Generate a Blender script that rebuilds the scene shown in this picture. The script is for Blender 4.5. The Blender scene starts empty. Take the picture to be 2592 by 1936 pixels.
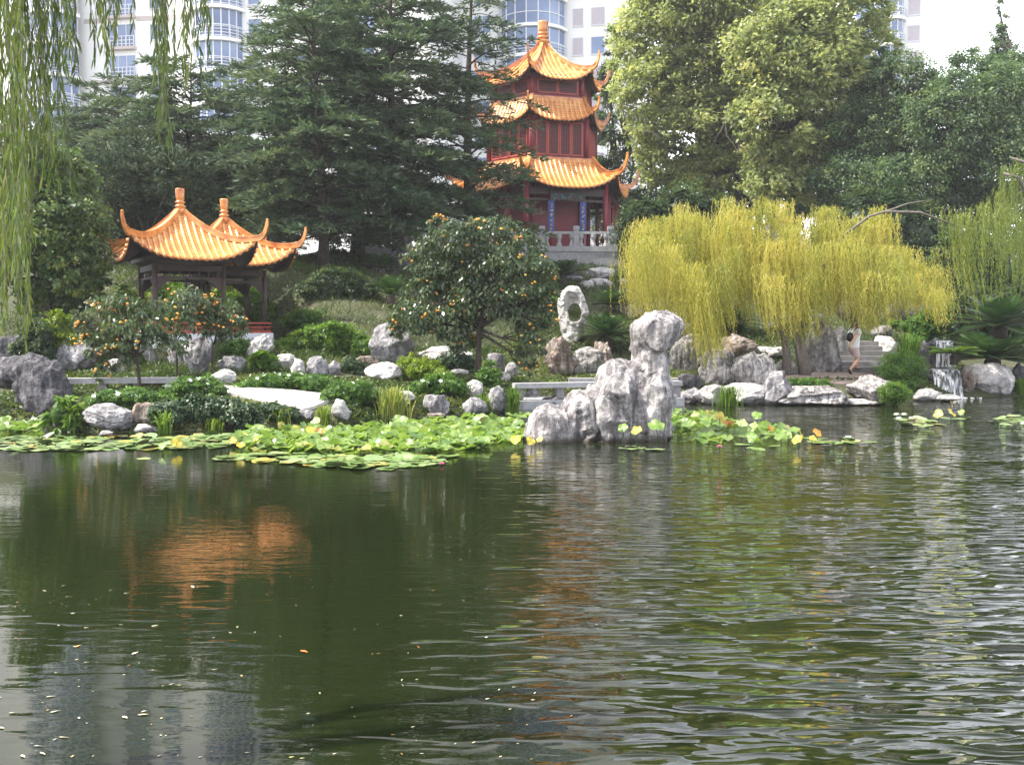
import bpy, bmesh, math, random
import numpy as np
from math import radians as R, sin, cos, pi, sqrt, atan2
from mathutils import Vector, Matrix

C = bpy.context.scene.collection
S = bpy.context.scene
rng = np.random.default_rng(7)
random.seed(7)

# ------------------------------------------------------------------ camera, sky, sun, exposure
F, CX, CY, HOR, CAMZ = 2437.0, 1296.0, 968.0, 830.0, 2.1
TH = math.atan((CY - HOR) / F)
cam = bpy.data.objects.new('camera', bpy.data.cameras.new('camera'))
C.objects.link(cam)
cam.location = (0, 0, CAMZ)
cam.rotation_euler = (pi / 2 - TH, 0, 0)
cam.data.sensor_fit = 'HORIZONTAL'; cam.data.sensor_width = 36
cam.data.lens = F / 2592 * 36
cam.data.clip_start = 0.05; cam.data.clip_end = 3000
S.camera = cam
SUN = Vector((-0.56, -0.1, 0.82)).normalized()
w = bpy.data.worlds.new('World'); S.world = w; w.use_nodes = True
nt = w.node_tree
sky = nt.nodes.new('ShaderNodeTexSky'); sky.sky_type = 'NISHITA'; sky.sun_disc = False
sky.sun_elevation = math.asin(SUN.z); sky.sun_rotation = atan2(SUN.x, SUN.y)
sky.air_density = 1.3; sky.dust_density = 5.0; sky.ozone_density = 1.0
bg = nt.nodes['Background']; bg.inputs['Strength'].default_value = 0.15
hz = nt.nodes.new('ShaderNodeMix'); hz.data_type = 'RGBA'; hz.inputs[0].default_value = 0.6; hz.inputs[7].default_value = (8.2, 8.3, 8.8, 1)
gm = nt.nodes.new('ShaderNodeTexCoord'); gz = nt.nodes.new('ShaderNodeSeparateXYZ'); nt.links.new(gm.outputs['Generated'], gz.inputs[0])
def wmap(o, *v):
    q = nt.nodes.new('ShaderNodeMapRange'); nt.links.new(o, q.inputs[0])
    for i_, v_ in enumerate(v): q.inputs[i_ + 1].default_value = v_
    return q.outputs[0]
wm = nt.nodes.new('ShaderNodeMath'); wm.operation = 'MULTIPLY'      # the cloud veil is brighter low in the sky and towards the sun's side
nt.links.new(wmap(gz.outputs[2], 0.0, 1.0, 2.9, 0.5), wm.inputs[0]); nt.links.new(wmap(gz.outputs[1], -0.7, 0.8, 0.5, 1.0), wm.inputs[1])
vm = nt.nodes.new('ShaderNodeVectorMath'); vm.operation = 'SCALE'; vm.inputs[0].default_value = (8.2, 8.35, 9.1)
nt.links.new(wm.outputs[0], vm.inputs['Scale']); nt.links.new(vm.outputs[0], hz.inputs[7])
nt.links.new(sky.outputs[0], hz.inputs[6]); nt.links.new(hz.outputs[2], bg.inputs[0])   # thin bright cloud veil over the blue
sl = bpy.data.lights.new('sun', 'SUN'); sl.energy = 5.0; sl.angle = R(0.6); sl.color = (1, 0.95, 0.87)
so = bpy.data.objects.new('sun', sl); C.objects.link(so)
so.rotation_euler = SUN.to_track_quat('Z', 'Y').to_euler(); so.location = SUN * 50
S.view_settings.view_transform = 'Standard'; S.view_settings.look = 'None'
S.view_settings.exposure = 1.1; S.view_settings.gamma = 1
S.cycles.max_bounces = 6; S.cycles.diffuse_bounces = 3; S.cycles.glossy_bounces = 3
S.cycles.transmission_bounces = 3; S.cycles.transparent_max_bounces = 6
S.cycles.sample_clamp_indirect = 6

# ------------------------------------------------------------------ helpers
def ray(px, py):
    u = (px - CX) / F; v = -(py - CY) / F
    return np.array([u, v * sin(TH) + cos(TH), v * cos(TH) - sin(TH)])
def at(px, py, Y):
    d = ray(px, py); return np.array([0, 0, CAMZ]) + d * (Y / d[1])
def onz(px, py, z=0.0):
    d = ray(px, py); return np.array([0, 0, CAMZ]) + d * ((z - CAMZ) / d[2])
def tag(o, label=None, cat=None, group=None, kind=None):
    if label: o['label'] = label
    if cat: o['category'] = cat
    if group: o['group'] = group
    if kind: o['kind'] = kind
    return o
def empty(name, loc, label, cat, rz=0, group=None):
    o = bpy.data.objects.new(name, None); C.objects.link(o)
    o.location = [float(v) for v in loc]; o.rotation_euler = (0, 0, rz); o.empty_display_size = .2
    return tag(o, label, cat, group)
def _hash(ix, iy, iz, seed):
    h = (ix * 374761393 + iy * 668265263 + iz * 2147483647 + seed * 974711) & 0xffffffff
    h = ((h ^ (h >> 13)) * 1274126177) & 0xffffffff
    h = ((h ^ (h >> 16)) * 2246822519) & 0xffffffff
    return ((h ^ (h >> 15)) & 0xffff) / 65535.0 * 2 - 1
def vnoise(p, seed=0):
    p = np.asarray(p, float); f = np.floor(p); i = f.astype(np.int64); t = p - f
    t = t * t * (3 - 2 * t); o = 0
    for dx in (0, 1):
        for dy in (0, 1):
            for dz in (0, 1):
                wgt = (t[:, 0] if dx else 1 - t[:, 0]) * (t[:, 1] if dy else 1 - t[:, 1]) * (t[:, 2] if dz else 1 - t[:, 2])
                o = o + wgt * _hash(i[:, 0] + dx, i[:, 1] + dy, i[:, 2] + dz, seed)
    return o
def fbm(p, seed=0, octv=4, gain=.5):
    p = np.asarray(p, float); a = 1; o = 0
    for k in range(octv):
        o = o + a * vnoise(p * 2 ** k + k * 7.3, seed + k); a *= gain
    return o
def unit(v):
    return v / np.maximum(np.linalg.norm(v, axis=-1, keepdims=True), 1e-9)

class MB:
    def __init__(s): s.v = []; s.f = []; s.m = []
    def add(s, v, f, m=0):
        b = len(s.v); s.v += [tuple(map(float, p)) for p in v]
        s.f += [tuple(b + i for i in q) for q in f]; s.m += [m] * len(f); return s
    def box(s, x0, x1, y0, y1, z0, z1, m=0):
        v = [(x, y, z) for z in (z0, z1) for y in (y0, y1) for x in (x0, x1)]
        return s.add(v, [(0, 2, 3, 1), (4, 5, 7, 6), (0, 1, 5, 4), (2, 6, 7, 3), (0, 4, 6, 2), (1, 3, 7, 5)], m)
    def obox(s, c, size, rz=0, m=0):
        ca, sa = cos(rz), sin(rz); v = []
        for z in (-.5, .5):
            for y in (-.5, .5):
                for x in (-.5, .5):
                    X, Y = x * size[0], y * size[1]
                    v.append((c[0] + X * ca - Y * sa, c[1] + X * sa + Y * ca, c[2] + z * size[2]))
        return s.add(v, [(0, 2, 3, 1), (4, 5, 7, 6), (0, 1, 5, 4), (2, 6, 7, 3), (0, 4, 6, 2), (1, 3, 7, 5)], m)
    def bar(s, a, b, wd, ht, m=0):
        return s.sweep([a, b], [wd, wd], [ht, ht], m)
    def prism(s, poly, z0, z1, m=0):
        n = len(poly); v = [(p[0], p[1], z0) for p in poly] + [(p[0], p[1], z1) for p in poly]
        return s.add(v, [tuple(range(n))[::-1], tuple(range(n, 2 * n))] + [(i, (i + 1) % n, n + (i + 1) % n, n + i) for i in range(n)], m)
    def sweep(s, pts, ws, hs, m=0, up=(0, 0, 1)):
        pts = [Vector(p) for p in pts]; up = Vector(up); v = []; n = len(pts)
        for i, p in enumerate(pts):
            d = (pts[min(i + 1, n - 1)] - pts[max(i - 1, 0)]).normalized()
            sd = d.cross(up)
            sd = sd.normalized() if sd.length > 1e-4 else Vector((1, 0, 0))
            u = sd.cross(d).normalized(); a, b = ws[i] / 2, hs[i] / 2
            v += [p - sd * a - u * b, p + sd * a - u * b, p + sd * a + u * b, p - sd * a + u * b]
        f = [(3, 2, 1, 0), tuple(4 * (n - 1) + k for k in range(4))]
        for i in range(n - 1):
            for k in range(4):
                f.append((4 * i + k, 4 * i + (k + 1) % 4, 4 * i + 4 + (k + 1) % 4, 4 * i + 4 + k))
        return s.add(v, f, m)
    def tube(s, pts, rad, n=8, m=0, caps=True):
        pts = [Vector([float(q) for q in p]) for p in pts]; N = len(pts); v = []
        if not hasattr(rad, '__len__'): rad = [rad] * N
        ref = None
        for i, p in enumerate(pts):
            d = (pts[min(i + 1, N - 1)] - pts[max(i - 1, 0)]).normalized()
            if ref is None: ref = Vector((1, 0, 0)) if abs(d.x) < .8 else Vector((0, 1, 0))
            a = d.cross(ref)
            a = a.normalized() if a.length > 1e-5 else Vector((0, 1, 0))
            b = d.cross(a); ref = -b if False else ref
            for k in range(n):
                q = 2 * pi * k / n; v.append(p + (a * cos(q) + b * sin(q)) * rad[i])
        f = [(i * n + k, i * n + (k + 1) % n, (i + 1) * n + (k + 1) % n, (i + 1) * n + k) for i in range(N - 1) for k in range(n)]
        if caps: f += [tuple(range(n))[::-1], tuple((N - 1) * n + k for k in range(n))]
        return s.add(v, f, m)
    def lathe(s, prof, n=16, c=(0, 0, 0), m=0):
        v = []; N = len(prof)
        for r, z in prof:
            for k in range(n):
                q = 2 * pi * k / n; v.append((c[0] + r * cos(q), c[1] + r * sin(q), c[2] + z))
        f = [(i * n + k, i * n + (k + 1) % n, (i + 1) * n + (k + 1) % n, (i + 1) * n + k) for i in range(N - 1) for k in range(n)]
        f += [tuple(range(n))[::-1], tuple((N - 1) * n + k for k in range(n))]
        return s.add(v, f, m)
    def build(s, name, mats, parent=None, smooth=False, off=None):
        me = bpy.data.meshes.new(name)
        v = s.v if off is None else [(a[0] - off[0], a[1] - off[1], a[2] - off[2]) for a in s.v]
        me.from_pydata(v, [], s.f)
        if not isinstance(mats, (list, tuple)): mats = [mats]
        for q in mats: me.materials.append(q)
        if len(mats) > 1: me.polygons.foreach_set('material_index', s.m)
        if smooth: me.polygons.foreach_set('use_smooth', [True] * len(s.f))
        me.update()
        return link(name, me, parent)
def link(name, me, parent=None):
    o = bpy.data.objects.new(name, me); C.objects.link(o)
    if parent is not None: o.parent = parent
    return o
def copy_tree(o, parent=None):
    c = o.copy(); C.objects.link(c)
    if parent is not None: c.parent = parent
    for ch in list(o.children): copy_tree(ch, c)
    return c
def quads(name, V, mat, parent=None, rnd=None, k=4, off=None):
    """V (n,k,3): n separate k-gons in one mesh with a per-face attribute rnd"""
    V = np.asarray(V, float)
    if off is not None: V = V - np.asarray(off)
    n = len(V); me = bpy.data.meshes.new(name)
    me.vertices.add(n * k); me.vertices.foreach_set('co', V.reshape(-1).astype(np.float32))
    me.loops.add(n * k); me.loops.foreach_set('vertex_index', np.arange(n * k, dtype=np.int32))
    me.polygons.add(n); me.polygons.foreach_set('loop_start', (np.arange(n) * k).astype(np.int32))
    if rnd is not None:
        a = me.attributes.new('rnd', 'FLOAT', 'FACE'); a.data.foreach_set('value', np.clip(rnd, 0, 1).astype(np.float32))
    me.materials.append(mat); me.update(calc_edges=True)
    return link(name, me, parent)
def leafV(P, D, N, L, W, mid=.45, sag=0.0):
    D = unit(D); Sd = unit(np.cross(D, N)); L = np.reshape(L, (-1, 1)) * np.ones((len(P), 1)); W = np.reshape(W, (-1, 1)) * np.ones((len(P), 1))
    dn = np.array([0, 0, -1.0])
    return np.stack([P, P + D * L * mid + Sd * W / 2, P + D * L + dn * L * sag, P + D * L * mid - Sd * W / 2], 1)
def lanceV(P, D, N, L, W, sag=.12):
    D = unit(D); Sd = unit(np.cross(D, N)); L = np.reshape(L, (-1, 1)) * np.ones((len(P), 1)); W = np.reshape(W, (-1, 1)) * np.ones((len(P), 1))
    dn = np.array([0, 0, -1.0])
    return np.stack([P, P + D * L * .25 + Sd * W * .42, P + D * L * .6 + Sd * W * .4 + dn * L * sag * .4, P + D * L + dn * L * sag,
                     P + D * L * .6 - Sd * W * .4 + dn * L * sag * .4, P + D * L * .25 - Sd * W * .42], 1)
def rdir(n): return unit(rng.normal(size=(n, 3)))

# ------------------------------------------------------------------ materials
def mat(name):
    m = bpy.data.materials.new(name); m.use_nodes = True
    return m, m.node_tree, m.node_tree.nodes['Principled BSDF']
def nd(t, typ, **kw):
    n = t.nodes.new(typ)
    for k, v in kw.items(): setattr(n, k, v)
    return n
def ramp(t, fac, stops, interp='LINEAR'):
    r = nd(t, 'ShaderNodeValToRGB'); e = r.color_ramp.elements; r.color_ramp.interpolation = interp
    while len(e) < len(stops): e.new(.5)
    for q, (p, c) in zip(e, stops): q.position = p; q.color = (*c, 1)
    t.links.new(fac, r.inputs[0]); return r.outputs[0]
def coords(t, scale=(1, 1, 1), rand=True, kind='Object'):
    tc = nd(t, 'ShaderNodeTexCoord'); o = tc.outputs[kind]
    mp = nd(t, 'ShaderNodeMapping'); mp.inputs['Scale'].default_value = scale
    t.links.new(o, mp.inputs[0])
    if rand:
        oi = nd(t, 'ShaderNodeObjectInfo'); mm = nd(t, 'ShaderNodeMath', operation='MULTIPLY'); mm.inputs[1].default_value = 37.0
        t.links.new(oi.outputs['Random'], mm.inputs[0]); t.links.new(mm.outputs[0], mp.inputs[1])
    return mp.outputs[0]
def noise(t, vec, scale, detail=4, rough=.55, dist=0):
    n = nd(t, 'ShaderNodeTexNoise'); n.inputs['Scale'].default_value = scale; n.inputs['Detail'].default_value = detail
    n.inputs['Roughness'].default_value = rough; n.inputs['Distortion'].default_value = dist
    if vec is not None: t.links.new(vec, n.inputs['Vector'])
    return n.outputs['Fac']
def mixc(t, fac, a, b, blend='MIX'):
    m = nd(t, 'ShaderNodeMix', data_type='RGBA', blend_type=blend)
    for s_, v in ((0, fac), (6, a), (7, b)):
        if hasattr(v, 'links'): t.links.new(v, m.inputs[s_])
        else: m.inputs[s_].default_value = v if s_ == 0 else (*v, 1)
    return m.outputs[2]
def bump(t, b, h, strength, dist=.05):
    n = nd(t, 'ShaderNodeBump'); n.inputs['Strength'].default_value = strength; n.inputs['Distance'].default_value = dist
    t.links.new(h, n.inputs['Height']); t.links.new(n.outputs[0], b.inputs['Normal'])
def plain(name, col, rough=.6, var=.15, scale=3.0, spec=.4, bmp=.15, metal=0):
    m, t, b = mat(name); v = coords(t)
    f = noise(t, v, scale, 5)
    c = ramp(t, f, [(.25, tuple(x * (1 - var) for x in col)), (.75, tuple(min(1, x * (1 + var)) for x in col))])
    t.links.new(c, b.inputs['Base Color']); b.inputs['Roughness'].default_value = rough
    b.inputs['Specular IOR Level'].default_value = spec; b.inputs['Metallic'].default_value = metal
    if bmp: bump(t, b, noise(t, v, scale * 8, 3), bmp, .02)
    return m
def leafmat(name, stops, trans=.35, rough=.45, spec=.4, tcol=1.5):
    m, t, b = mat(name)
    a = nd(t, 'ShaderNodeAttribute', attribute_name='rnd')
    c = ramp(t, a.outputs['Fac'], stops)
    t.links.new(c, b.inputs['Base Color']); b.inputs['Roughness'].default_value = rough; b.inputs['Specular IOR Level'].default_value = spec
    tr = nd(t, 'ShaderNodeBsdfTranslucent'); mx = nd(t, 'ShaderNodeMixShader'); mx.inputs[0].default_value = trans
    cc = mixc(t, 1.0, c, (tcol, tcol * 1.02, tcol * .7), 'MULTIPLY')
    t.links.new(cc, tr.inputs[0]); t.links.new(b.outputs[0], mx.inputs[1]); t.links.new(tr.outputs[0], mx.inputs[2])
    t.links.new(mx.outputs[0], t.nodes['Material Output'].inputs['Surface'])
    return m
def rockmat(name, dark, mid, pale, streak=.6, wet=True, sc=1.0, veins=.25, tilt=0):
    m, t, b = mat(name)
    v = coords(t, (1, 1, 1)); vs = coords(t, (5 * sc, 5 * sc, .7 * sc))
    f1 = noise(t, v, 1.6 * sc, 8, .62, .4); f2 = noise(t, vs, 1.0, 6, .6, .5); f3 = noise(t, v, 9 * sc, 6, .7)
    mx = nd(t, 'ShaderNodeMix'); mx.inputs[0].default_value = streak; t.links.new(f1, mx.inputs[2]); t.links.new(f2, mx.inputs[3])
    m2 = nd(t, 'ShaderNodeMix'); m2.inputs[0].default_value = .3; t.links.new(mx.outputs[0], m2.inputs[2]); t.links.new(f3, m2.inputs[3])
    c = ramp(t, m2.outputs[0], [(.37, dark), (.49, mid), (.62, pale)])
    vo = nd(t, 'ShaderNodeTexVoronoi', feature='DISTANCE_TO_EDGE'); vo.inputs['Scale'].default_value = 1.5 * sc; dv_ = nd(t, 'ShaderNodeVectorMath', operation='ADD'); t.links.new(v, dv_.inputs[0])
    nn_ = nd(t, 'ShaderNodeTexNoise'); nn_.inputs['Scale'].default_value = 2.5 * sc; nn_.inputs['Detail'].default_value = 5; t.links.new(v, nn_.inputs['Vector']); t.links.new(nn_.outputs['Color'], dv_.inputs[1]); t.links.new(dv_.outputs[0], vo.inputs['Vector'])
    crk = ramp(t, vo.outputs['Distance'], [(0, (.3,) * 3), (.007, (.85,) * 3), (.018, (1, 1, 1))]); c = mixc(t, ramp(t, noise(t, v, 1.3 * sc, 3), [(.45, (.1,) * 3), (.65, (.75,) * 3)]), c, crk, 'MULTIPLY')
    pit = noise(t, v, 16 * sc, 3, .6); c = mixc(t, ramp(t, pit, [(.6, (0, 0, 0)), (.72, (.7,) * 3)]), c, tuple(x * .5 for x in dark))
    lic = noise(t, v, 3.3 * sc, 6, .7); c = mixc(t, ramp(t, lic, [(.6, (0, 0, 0)), (.7, (.5,) * 3)]), c, (.11, .105, .06))
    # pale veins
    vn = noise(t, v, 2.2 * sc, 3, .5, 1.2)
    ab = nd(t, 'ShaderNodeMath', operation='SUBTRACT'); ab.inputs[1].default_value = .5; t.links.new(vn, ab.inputs[0])
    a2 = nd(t, 'ShaderNodeMath', operation='ABSOLUTE'); t.links.new(ab.outputs[0], a2.inputs[0])
    vr = ramp(t, a2.outputs[0], [(0, (veins,) * 3), (.02, (0, 0, 0))])
    c = mixc(t, vr, c, tuple(min(.75, x * 1.5) for x in pale))
    if wet:
        g = nd(t, 'ShaderNodeNewGeometry'); sx = nd(t, 'ShaderNodeSeparateXYZ'); t.links.new(g.outputs['Position'], sx.inputs[0])
        mr = nd(t, 'ShaderNodeMapRange'); mr.inputs[1].default_value = .03; mr.inputs[2].default_value = .12; mr.inputs[3].default_value = .8; mr.inputs[4].default_value = 0
        t.links.new(sx.outputs[2], mr.inputs[0]); c = mixc(t, mr.outputs[0], c, (.035, .026, .015))
    t.links.new(c, b.inputs['Base Color']); b.inputs['Roughness'].default_value = .85; b.inputs['Specular IOR Level'].default_value = .25
    hb = nd(t, 'ShaderNodeMath', operation='ADD'); t.links.new(m2.outputs[0], hb.inputs[0]); hs_ = nd(t, 'ShaderNodeMath', operation='MULTIPLY'); hs_.inputs[1].default_value = .12; t.links.new(crk, hs_.inputs[0]); t.links.new(hs_.outputs[0], hb.inputs[1])
    bump(t, b, hb.outputs[0], 1.0, .13 / sc)
    return m

M = {}
M['rock_grey'] = rockmat('limestone grey', (.06, .057, .06), (.19, .183, .19), (.48, .465, .47))
M['rock_pale'] = rockmat('limestone pale', (.16, .15, .15), (.42, .4, .39), (.64, .61, .58), .45)
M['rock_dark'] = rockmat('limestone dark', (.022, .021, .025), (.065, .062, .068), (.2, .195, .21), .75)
M['rock_brown'] = rockmat('limestone brown', (.06, .04, .03), (.2, .155, .13), (.45, .41, .37), .6)
M['rock_main'] = rockmat('weathered pond rock', (.05, .045, .048), (.2, .185, .185), (.62, .585, .56), .8, sc=.9, veins=.2)
M['rock_stripe'] = rockmat('fluted limestone', (.05, .043, .042), (.2, .185, .18), (.58, .55, .53), .9, sc=1.3)
M['stone_cut'] = plain('cut granite', (.34, .335, .34), .8, .22, 6)
M['stone_dark'] = plain('old granite', (.2, .19, .19), .85, .3, 4)
M['stone_path'] = plain('pale paving', (.5, .475, .44), .9, .25, 7, .3, .8)
M['paving_red'] = plain('brown paving', (.27, .21, .19), .85, .25, 6)
M['bark'] = plain('dark bark', (.06, .048, .04), .9, .4, 8, .2, .8)
M['bark_grey'] = plain('grey bark', (.16, .14, .125), .9, .4, 8, .2, .8)
M['cedar'] = leafmat('cedar needles', [(0, (.02, .042, .03)), (.5, (.052, .09, .054)), (1, (.135, .18, .095))], .28, .6, .25, 1.3)
M['pine'] = leafmat('pine needles', [(0, (.012, .028, .014)), (.6, (.032, .06, .026)), (1, (.1, .11, .045))], .18, .6, .25, 1.3)
M['dark_leaf'] = leafmat('dark leaves', [(0, (.016, .034, .014)), (.55, (.04, .078, .026)), (.85, (.1, .145, .04)), (1, (.22, .19, .055))], .4)
M['tall_leaf'] = leafmat('tall tree leaves', [(0, (.12, .155, .06)), (.4, (.22, .265, .1)), (.75, (.35, .375, .145)), (1, (.48, .45, .19))], .5)
M['maple'] = leafmat('broad leaves', [(0, (.03, .06, .018)), (.5, (.065, .12, .03)), (.85, (.13, .19, .045)), (1, (.3, .26, .06))], .4)
M['mid_leaf'] = leafmat('bluish leaves', [(0, (.03, .062, .03)), (.5, (.075, .13, .055)), (.85, (.16, .22, .08)), (1, (.25, .27, .09))], .42)
M['gold'] = leafmat('golden willow leaves', [(0, (.1, .135, .03)), (.35, (.26, .27, .055)), (.75, (.48, .43, .1)), (1, (.48, .35, .13))], .55)
M['green_willow'] = leafmat('green willow leaves', [(0, (.09, .13, .025)), (.5, (.19, .24, .04)), (1, (.33, .33, .06))], .4)
M['near_willow'] = leafmat('near willow leaves', [(0, (.045, .075, .018)), (.5, (.085, .13, .026)), (.85, (.17, .2, .045)), (1, (.3, .26, .07))], .4, .4)
M['persimmon'] = leafmat('persimmon leaves', [(0, (.026, .048, .02)), (.6, (.062, .1, .036)), (.9, (.13, .155, .06)), (1, (.28, .18, .05))], .3, .28, .55)
M['hedge'] = leafmat('hedge leaves', [(0, (.03, .075, .012)), (.5, (.075, .165, .022)), (1, (.17, .28, .04))], .42)
M['bright'] = leafmat('bright shrub leaves', [(0, (.08, .14, .012)), (.5, (.18, .27, .02)), (1, (.34, .4, .035))], .4)
M['fern'] = leafmat('fern leaves', [(0, (.04, .09, .014)), (.5, (.09, .18, .02)), (.9, (.17, .27, .03)), (1, (.28, .26, .04))], .48)
M['cycad'] = leafmat('cycad leaves', [(0, (.014, .04, .014)), (.5, (.034, .08, .024)), (1, (.09, .15, .035))], .22, .35)
M['ivy'] = leafmat('ivy leaves', [(0, (.02, .045, .018)), (.6, (.045, .085, .034)), (1, (.13, .17, .08))], .25)
M['grass'] = leafmat('grass blades', [(0, (.06, .12, .015)), (.6, (.14, .23, .03)), (1, (.35, .33, .1))], .4)
M['cover'] = leafmat('ground cover leaves', [(0, (.03, .055, .012)), (.6, (.06, .1, .02)), (1, (.14, .16, .04))], .3)
M['twig'] = plain('bare twig', (.15, .13, .125), .9, .2, 5)
m, t, b = mat('persimmon skin'); M['fruit'] = m; oi = nd(t, 'ShaderNodeObjectInfo')
t.links.new(ramp(t, oi.outputs['Random'], [(0, (.5, .14, .02)), (.4, (.76, .28, .03)), (.8, (.8, .4, .06)), (1, (.6, .42, .1))]), b.inputs['Base Color']); b.inputs['Roughness'].default_value = .4
M['glaze'] = None
M['wood_red'] = plain('red lacquer', (.18, .023, .03), .45, .2, 3, .4, .05)
M['wood_dark'] = plain('dark stained wood', (.045, .024, .02), .6, .3, 4)
M['rail_red'] = plain('red rail paint', (.36, .06, .035), .5, .15, 4)
M['white_wall'] = plain('white render', (.74, .76, .78), .8, .05, 3)
M['tower_white'] = plain('tower render', (.88, .87, .85), .8, .04, .6, .3, 0)
M['tower_pink'] = plain('tower band', (.55, .47, .45), .8, .05, .6, .3, 0)
M['balcony_rail'] = plain('pale metal', (.7, .71, .74), .5, .05, 2)
M['blind'] = plain('window blind', (.52, .47, .5), .8, .06, 2, .3, 0)
M['blue_board'] = plain('blue board', (.02, .045, .2), .5, .2, 3)
M['teal'] = plain('teal paint', (.02, .2, .22), .5, .2, 3)
M['gilt'] = plain('gilt strokes', (.5, .38, .12), .4, .2, 5)
M['white_petal'] = plain('white petals', (.85, .85, .8), .6, .05, 3)
M['pink_petal'] = plain('pink petals', (.6, .2, .3), .6, .2, 3)
M['skin'] = plain('skin', (.62, .36, .26), .55, .08, 4)
M['shirt'] = plain('white cotton', (.82, .83, .85), .85, .04, 6)
M['black_cloth'] = plain('black nylon', (.02, .02, .024), .7, .2, 6)
M['hair'] = plain('brown hair', (.06, .035, .02), .6, .3, 10)
M['tan_paper'] = plain('tan paper', (.62, .38, .13), .7, .1, 4)
m, t, b = mat('window glass'); M['glass'] = m
v = coords(t, (.12, .12, .25), True); f = noise(t, v, 1.0, 2)
t.links.new(ramp(t, f, [(.3, (.07, .11, .22)), (.55, (.16, .23, .4)), (.75, (.3, .38, .5))]), b.inputs['Base Color'])
b.inputs['Roughness'].default_value = .12; b.inputs['Specular IOR Level'].default_value = .8
m, t, b = mat('checked cotton'); M['shorts'] = m
v = coords(t, (1, 1, 1)); wv = nd(t, 'ShaderNodeTexChecker'); wv.inputs['Scale'].default_value = 26
t.links.new(v, wv.inputs['Vector']); wv.inputs[1].default_value = (.5, .34, .35, 1); wv.inputs[2].default_value = (.66, .55, .55, 1)
t.links.new(wv.outputs[0], b.inputs['Base Color']); b.inputs['Roughness'].default_value = .85
# glazed orange tile: courses along the slope come from the UV
for key, cs, rgh in (('glaze', [(.3, (.46, .15, .03)), (.5, (.64, .24, .05)), (.72, (.72, .36, .1))], .26), ('glaze_sunlit', [(.28, (.5, .19, .04)), (.48, (.72, .33, .085)), (.72, (.8, .5, .19))], .2)):  # round tiles are paler: their sun highlight is put into the glaze colour
    m, t, b = mat('glazed tile' if key == 'glaze' else 'sunlit round tile'); M[key] = m
    tc = nd(t, 'ShaderNodeTexCoord'); n1 = noise(t, coords(t), 2.2, 7, .65); n2 = noise(t, coords(t), 14, 3)
    c = ramp(t, n1, cs)
    sp = nd(t, 'ShaderNodeSeparateXYZ'); t.links.new(tc.outputs['UV'], sp.inputs[0])
    fr = nd(t, 'ShaderNodeMath', operation='FRACT'); t.links.new(sp.outputs[1], fr.inputs[0])
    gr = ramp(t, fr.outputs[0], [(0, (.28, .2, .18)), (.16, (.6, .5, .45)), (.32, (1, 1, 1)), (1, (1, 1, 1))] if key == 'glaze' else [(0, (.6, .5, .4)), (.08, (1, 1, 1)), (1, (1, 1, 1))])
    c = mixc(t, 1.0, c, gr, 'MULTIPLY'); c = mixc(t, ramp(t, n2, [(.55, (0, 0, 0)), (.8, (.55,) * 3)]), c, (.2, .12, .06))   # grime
    t.links.new(c, b.inputs['Base Color']); b.inputs['Roughness'].default_value = rgh; b.inputs['Specular IOR Level'].default_value = .6
    mx = nd(t, 'ShaderNodeMath', operation='ADD'); t.links.new(fr.outputs[0], mx.inputs[0]); t.links.new(n2, mx.inputs[1])
    bump(t, b, mx.outputs[0], .35, .03)
m, t, b = mat('glazed ridge'); M['ridge'] = m
n1 = noise(t, coords(t), 3, 5)
t.links.new(ramp(t, n1, [(.3, (.36, .11, .03)), (.5, (.58, .22, .055)), (.7, (.68, .34, .12))]), b.inputs['Base Color'])
b.inputs['Roughness'].default_value = .26; b.inputs['Specular IOR Level'].default_value = .6
bump(t, b, noise(t, coords(t), 20, 3), .2, .02)
# water
m, t, b = mat('pond water'); M['water'] = m
b.inputs['Base Color'].default_value = (.008, .012, .003, 1); b.inputs['Roughness'].default_value = .02; b.inputs['IOR'].default_value = 1.42
b.inputs['Specular IOR Level'].default_value = .5
tc = nd(t, 'ShaderNodeTexCoord'); OB = tc.outputs['Object']
def mp(scale, rz=0):
    q = nd(t, 'ShaderNodeMapping'); q.inputs['Scale'].default_value = scale; q.inputs['Rotation'].default_value = (0, 0, rz); t.links.new(OB, q.inputs[0]); return q.outputs[0]
a1 = noise(t, mp((2.6, 8.2, 1), R(13)), 1.0, .8, .4, .6)
a2 = noise(t, mp((5, 15, 1), R(-6)), 1.0, 3, .55)
a3 = noise(t, mp((.5, 1.1, 1), R(20)), 1.0, 2)
sx = nd(t, 'ShaderNodeSeparateXYZ'); t.links.new(OB, sx.inputs[0])
def mr(sock, a, b_, c_, d_):
    q = nd(t, 'ShaderNodeMapRange'); q.interpolation_type = 'SMOOTHSTEP'
    for i, v_ in enumerate((a, b_, c_, d_)): q.inputs[i + 1].default_value = v_
    t.links.new(sock, q.inputs[0]); return q.outputs[0]
def mth(op, a, b_):
    q = nd(t, 'ShaderNodeMath', operation=op)
    for i, v_ in enumerate((a, b_)):
        if hasattr(v_, 'links'): t.links.new(v_, q.inputs[i])
        else: q.inputs[i].default_value = v_
    return q.outputs[0]
gx = mr(sx.outputs[0], -1.2, 3.4, .035, 1.2); gy = mr(sx.outputs[1], 4.5, 12, 1.3, .5)
patch = mr(a3, .32, .66, .3, 1.25)
amp = mth('MULTIPLY', mth('MULTIPLY', gx, gy), patch)
a1 = mth('MULTIPLY', mth('POWER', a1, 4.0), 4.6)
fine = mth('MULTIPLY', mth('MULTIPLY', a2, mr(sx.outputs[1], 5.0, 8.5, .012, .05)), mr(a3, .3, .6, .5, 1.2))
hh = mth('ADD', mth('MULTIPLY', mth('ADD', a1, mth('MULTIPLY', a2, .1)), amp), fine)
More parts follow.
